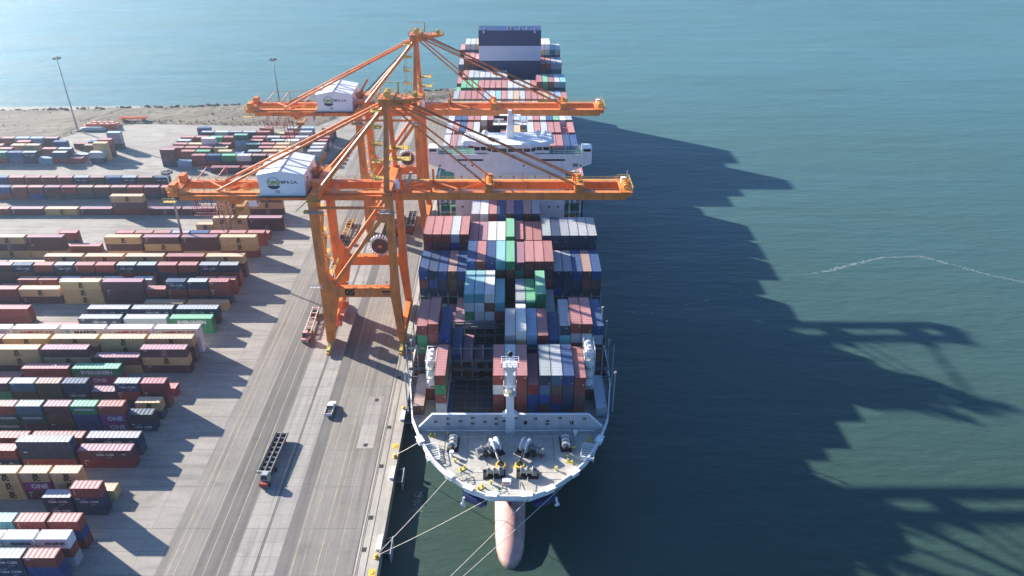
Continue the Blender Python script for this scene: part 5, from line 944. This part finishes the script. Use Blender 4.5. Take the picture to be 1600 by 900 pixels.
# ------------------------------------------------------------------ quay furniture, ropes
for y in (150.2, 130.1, 110.0, 170.2, 90, 190.2, 210.2):
    f_ = thing('fender', 'white-capped rubber fender with steel panel, %s' % {150.2: 'beside the bow bulwark', 130.1: 'just before the short bow rope', 110.0: 'next to the nearest yellow bollard', 170.2: 'by the nearer crane leg', 90: 'out in front', 190.2: 'between the nearer crane legs', 210.2: 'behind the nearer crane'}[y], 'fender', (-26.2, y, 0), 0, 'fenders along the quay')
    MB().box(-1.0, -.01, -1.9, 1.9, .02, .55).build('cap_block', mat('fender_white', (.66, .65, .62), .7), f_)
    q = MB(); q.loft([[(x, r*math.cos(a), -1.9+r*math.sin(a)) for a in [k*math.pi/6 for k in range(12)]] for x, r in ((.02, .95), (.5, .7), (1.1, .62), (1.7, .9))]); q.build('rubber_cone', mat('fender_rubber', (.10, .10, .105), .8), f_)
    if y < 140 or y > 160: MB().box(1.7, 1.95, -2.3, 2.3, -3.3, -.3).build('front_panel', mat('panel_grey', (.30, .32, .33), .6), f_)
    else: MB().box(1.7, 1.9, -2.3, 2.3, -3.3, -.3).build('front_panel', mat('panel_grey', (.30, .32, .33)), f_)
    MB().tube((.02, -1.8, -.7), (1.72, -2.1, -.5), .06, 5).tube((.02, 1.8, -.7), (1.72, 2.1, -.5), .06, 5).build('chain', M_gal, f_)
for i, y in enumerate((106.4, 135.4, 152.6, 176, 82)):
    q = MB(); q.loft([[(r*math.cos(a), r*math.sin(a), z) for a in [k*math.pi/6 for k in range(12)]] for r, z in ((.55, .02), (.55, .1), (.34, .18), (.30, .55), (.52, .72), (.52, .86), (.2, .95))])
    o = q.build('bollard', mat('bollard_amber', (.60, .34, .05), .6), None, True); o.location = (-26.85, y, .02)
    tag(o, 'yellow mooring bollard on the quay edge, ' + ('taking two long bow ropes' if i == 0 else 'taking the short bow rope' if i == 1 else 'standing %s from the front' % ORD[i+1]), 'bollard', 'mooring bollards on the quay edge')
for y in (102.8, 139.2): tag(MB().box(-27.9, -26.5, y-.9, y+.9, .03, .05).box(-27.5, -26.9, y-.4, y+.4, .05, .12).build('access_hatch', M_yel), 'yellow painted hatch by the quay edge, ' + ('nearest the camera' if y < 110 else 'beside the short bow rope'), 'hatch', 'yellow hatches by the quay edge')
M_rope = mat('mooring_rope', (.52, .45, .35), .9, var=.2, scale=1)
for nm, a, b_, sg in (('short mooring rope from the port bow to the second bollard', (-19.6, 127.4, 12.0), (-26.8, 135.3, .8), .15), ('mooring rope from the port fairlead to the nearest bollard, upper of two', (-12.6, 116.6, 12.0), (-26.8, 106.5, .8), .3),
                      ('mooring rope from near the stem to the nearest bollard, lower of two', (-3.7, 111.2, 12), (-26.7, 106.3, .8), .4), ('mooring rope crossing over the bulb, its lower end nearer the quay', (4.0, 111.2, 12), (-27, 82.2, .8), .5), ('mooring rope from the far side of the bow passing in front of the bulb', (12.6, 116.6, 12), (-26.7, 81.8, .8), .6)):
    q = MB(); A, B = Vector(a), Vector(b_); L = [A.lerp(B, t/10)-Vector((0, 0, sg*4*(t/10)*(1-t/10))) for t in range(11)]
    for p_, r_ in zip(L, L[1:]): q.tube(p_, r_, .085, 6)
    tag(q.build('mooring_rope', M_rope), nm, 'rope', 'mooring ropes')
# ------------------------------------------------------------------ vehicles
M_ty = mat('tyre', (.018, .018, .02), .85); M_cab = mat('tractor_maroon', (.16, .035, .045), .45, var=.15, dirt=(.4, .25, .22), damt=.5); M_cpk = mat('chassis_pale', (.62, .50, .44), .6, var=.15)
def wheels(p, pts, r=.5, w=.32):
    wm = MB().tube((-w/2, 0, r), (w/2, 0, r), r, 12).mesh('wheel'); wm.materials.append(M_ty)
    for x, y in pts: obj('wheel', wm, p, (x, y, 0))
def tractor(label, loc, rz, cab, roof, frame, dark=False, dx=0., group='terminal tractors with chassis'):
    t = thing('terminal_tractor', label, 'tractor', loc, rz, group)          # drives towards -Y
    MB().box(dx-.55, dx+.55, -2.4, 3.0, .55, .85).build('tractor_frame', M_steel, t)
    cb = MB().loft([[(dx-.95, -2.5, .8), (dx+.75, -2.5, .8), (dx+.75, -.6, .8), (dx-.95, -.6, .8)], [(dx-.95, -2.45, 1.7), (dx+.75, -2.45, 1.7), (dx+.75, -.6, 1.7), (dx-.95, -.6, 1.7)], [(dx-.85, -2.1, 2.75), (dx+.65, -2.1, 2.75), (dx+.65, -.7, 2.75), (dx-.85, -.7, 2.75)]]).build('cab', cab, t)
    MB().box(dx-.8, dx+.6, -2.0, -.8, 2.755, 2.83).build('cab_roof', roof, cb)
    q = MB(); q.quad((dx-.8, -2.42, 1.8), (dx+.6, -2.42, 1.8), (dx+.55, -2.15, 2.6), (dx-.75, -2.15, 2.6)); q.build('windscreen', M_win, cb)
    MB().box(dx-1.0, dx+.9, -3.5, -2.5, .6, 1.5).build('bonnet', roof if not dark else mat('cab_red', (.26, .045, .04), .5), t)
    wheels(t, [(dx-.95, -2.6), (dx+.95, -2.6), (dx-.9, 2.2), (dx+.9, 2.2)])
    ch = obj('chassis', None, t)
    if not dark:
        MB().box(-1.0, -.82, .2, 14.2, 1.15, 1.5).box(.82, 1.0, .2, 14.2, 1.15, 1.5).build('chassis_beam', frame, ch)
        q = MB()
        for y in (.4, 3.2, 5.8, 8.4, 11, 14.0): q.box(-1.25, 1.25, y-.1, y+.1, 1.1, 1.4)
        q.build('crossmember', frame, ch); MB().box(-.8, .8, 9.6, 13.2, .8, 1.0).build('axle_frame', M_steel, ch)
    else:
        q = MB().box(-1.55, -1.35, 0, 13.4, 1.2, 1.9).box(1.35, 1.55, 0, 13.4, 1.2, 1.9).box(-.1, .1, 0, 13.4, 1.2, 1.75)
        for i in range(9): q.box(-1.35, -.1, i*1.65, i*1.65+.18, 1.2, 1.6); q.box(.1, 1.35, i*1.65, i*1.65+.18, 1.2, 1.6)
        q.build('chassis_beam', mat('chassis_grey', (.20, .20, .20), .6), ch); MB().box(-1.35, 1.35, .1, 13.3, 1.0, 1.1).build('floor_plate', M_blk, ch)
        MB().box(-1.6, 1.6, -.1, .15, 1.2, 2.0).build('front_guide', M_gal, ch)
    wheels(ch, [(sx*1.0, y) for sx in (-1, 1) for y in (10.6, 11.9)])
    return t
tractor('maroon terminal tractor with empty pale skeletal chassis by the nearer crane', (-58.4, 185.2, .02), R(2), M_cab, mat('roof_pink', (.55, .30, .28)), M_cpk)
tractor('white and red terminal tractor with dark cellular trailer nearest the camera', (-55.4, 128.8, .02), R(-3), mat('cab_grey', (.36, .36, .35)), mat('cab_grey', (.36, .36, .35)), M_cpk, True, 1.0)
tractor('maroon tractor under the crane with dark empty trailer next to the ship', (-36.6, 254.5, .02), R(0), M_cab, M_cab, M_cpk, True)
tractor('maroon tractor under the crane with pale chassis, left of the dark trailer', (-40.6, 253, .02), R(0), M_cab, M_cab, M_cpk)
tractor('small maroon tractor with white chassis seen between the landward crane legs', (-58.6, 217, .02), R(0), M_cab, M_cab, mat('cab_white', (.6, .6, .58)))
tractor('maroon tractor with amber trailer behind the landward legs of the nearer crane', (-59.2, 247, .02), R(0), M_cab, M_cab, mat('stair_amber', (.6, .33, .05)))
def pickup(label, loc, rz, col, dark=(.03, .03, .03)):
    t = thing('pickup_truck', label, 'pickup', loc, rz)                      # drives towards +Y
    m_ = mat('pickup_%d' % int(col[0]*100), col, .35)
    MB().loft([[(-.9, -2.6, z), (.9, -2.6, z), (.95, 2.0, z), (.75, 2.7, z), (-.75, 2.7, z), (-.95, 2.0, z)] for z in (.45, 1.0)]).box(-.95, -.82, -2.6, -.3, 1.0, 1.25).box(.82, .95, -2.6, -.3, 1.0, 1.25).box(-.82, .82, -2.62, -2.5, 1.0, 1.25).build('body', m_, t)
    MB().box(-.82, .82, -2.5, -.3, 1.0, 1.03).build('load_bed', mat('bed_dark', dark, .8), t)
    cb = MB().loft([[(-.9, -.3, 1.0), (.9, -.3, 1.0), (.9, 1.7, 1.0), (-.9, 1.7, 1.0)], [(-.75, -.05, 1.75), (.75, -.05, 1.75), (.75, .95, 1.75), (-.75, .95, 1.75)]]).build('cab', m_, t)
    q = MB(); q.quad((-.78, -.28, 1.12), (.78, -.28, 1.12), (.7, -.1, 1.62), (-.7, -.1, 1.62)); q.quad((-.8, 1.62, 1.12), (.8, 1.62, 1.12), (.72, 1.06, 1.65), (-.72, 1.06, 1.65)); q.build('window', M_win, cb)
    MB().box(-.8, -.5, -2.64, -2.6, .75, .95).box(.5, .8, -2.64, -2.6, .75, .95).build('tail_light', M_red, t)
    wheels(t, [(-.82, -1.6), (.82, -1.6), (-.82, 1.75), (.82, 1.75)], .38, .25)
pickup('white pickup truck with empty bed driving along the dark quay lane', (-45.2, 152.2, .02), R(-2), (.66, .66, .66), (.05, .045, .04))
pickup('blue pickup parked by the shore behind the rear crane', (-84, 389, .02), R(60), (.05, .09, .22)); pickup('pale grey pickup parked by the shore beside the blue one', (-80, 392, .02), R(70), (.55, .56, .58))
# ------------------------------------------------------------------ light masts, orange pile
def light_mast(label, x, y, h, band):
    t = thing('light_mast', label, 'light mast', (x, y, 0), 0, 'high light masts of the yard')
    q = MB(); q.loft([[(r*math.cos(a), r*math.sin(a), z) for a in [k*math.pi/5 for k in range(10)]] for r, z in ((.42, 8 if band else .0), (.2, h))]); q.build('pole', M_gal, t, True)
    if band:
        for i in range(4):
            q = MB(); q.tube((0, 0, i*2), (0, 0, i*2+2), .46, 10); q.build('painted_band', mat('band_red', (.42, .08, .08)) if i % 2 else M_wht, t)
    MB().box(-.9, .9, -.9, .9, 0, .5).build('footing', M_beam, t)
    q = MB(); n_ = 12
    for k in range(n_):
        a, b_ = 2*math.pi*k/n_, 2*math.pi*(k+1)/n_; q.bar((1.5*math.cos(a), 1.5*math.sin(a), h-.6), (1.5*math.cos(b_), 1.5*math.sin(b_), h-.6), .1)
        if k % 3 == 0: q.bar((0, 0, h-.3), (1.5*math.cos(a), 1.5*math.sin(a), h-.6), .1)
    q.build('head_ring', M_gal, t)
    fm_ = MB().box(-.35, .35, -.2, .3, -.5, .15).mesh('flood_light'); fm_.materials.append(M_steel)
    for k in range(8): o = obj('flood_light', fm_, t, (1.6*math.cos(k*.785), 1.6*math.sin(k*.785), h-.75)); o.rotation_euler.z = k*.785+math.pi/2
    return t
light_mast('tall light mast at the far left by the orange pile', -210, 362.8, 36, False)
light_mast('light mast in front of the bay, left of the rear machinery house', -122.4, 404, 25, False)
light_mast('light mast with red and white banded foot among the yard containers', -112.9, 238.6, 30, True)
M_cr = mat('crate_orange', (.62, .13, .05), .6, var=.25, scale=.7)
cm = MB().box(-1.35, 1.35, -.95, .95, 0, 1.0).mesh('crate_body'); cm.materials.append(M_cr)
lm = MB().loft([[(-1.4, -1, 1), (1.4, -1, 1), (1.4, 1, 1), (-1.4, 1, 1)], [(-1.0, -.6, 1.3), (1.0, -.6, 1.3), (1.0, .6, 1.3), (-1, .6, 1.3)]]).mesh('crate_lid'); lm.materials.append(mat('lid_pale', (.66, .30, .20), .6))
k = 0
for row_, (yy, xs_, z_) in enumerate([(371.5, range(-207, -193, 3), 0), (369, range(-209, -191, 3), 0), (366.5, range(-208, -190, 3), 0), (369.4, range(-205, -194, 3), 1.32), (366.8, range(-206, -193, 3), 1.32)]):
    for j, x in enumerate(xs_):
        t = thing('orange_crate', 'orange crate with pale lid, %s from left, %s layer, %s row' % (ORD[j+1], 'upper' if z_ else 'lower', ('back', 'middle', 'front', 'back', 'front')[row_]), 'crate', (x+random.uniform(-.2, .2), yy+random.uniform(-.2, .2), z_), random.uniform(-.15, .15), 'orange crates piled by the light mast')
        obj('crate_body', cm, t); obj('crate_lid', lm, t)
q = MB(); q.loft([[(x, 363.2+1.0*kk*math.cos(a), 1.0+1.0*kk*math.sin(a)) for a in [i*math.pi/6 for i in range(12)]] for x, kk in ((-208.6, .3), (-208, .9), (-206, 1), (-199, 1), (-197, .9), (-196.4, .3))])
tag(q.build('cylinder_tank', mat('tank_paleblue', (.36, .42, .45), .5), None, True), 'pale grey cylindrical tank lying in front of the orange crates', 'tank')
q = MB().box(-196, -182.5, 378.6, 379.2, 1.6, 2.1).box(-196, -182.5, 376.4, 377, 1.6, 2.1)
for x in (-196, -191, -186, -182.9): q.box(x, x+.4, 376.4, 379.2, 1.55, 1.9)
for x in (-194.5, -184.5): q.box(x, x+.8, 376.6, 379, .02, 1.55)
tag(q.build('lifting_beam', M_cr), 'long orange lifting frame laid on trestles behind the orange crates', 'lifting frame')

# ------------------------------------------------------------------ haze of the bay
hz = MB().box(-1400, 1400, -130, 1500, -16, 135)
m, n, b = newmat('sea_haze'); n.nodes.remove(b)
pv = node(n, 'ShaderNodeVolumePrincipled'); pv.inputs['Color'].default_value = (.66, .86, 1.0, 1); pv.inputs['Density'].default_value = HAZE; pv.inputs['Anisotropy'].default_value = .76
n.links.new(pv.outputs[0], n.nodes['Material Output'].inputs['Volume'])
if HAZE: struct(hz.build('haze', m), 'stuff')
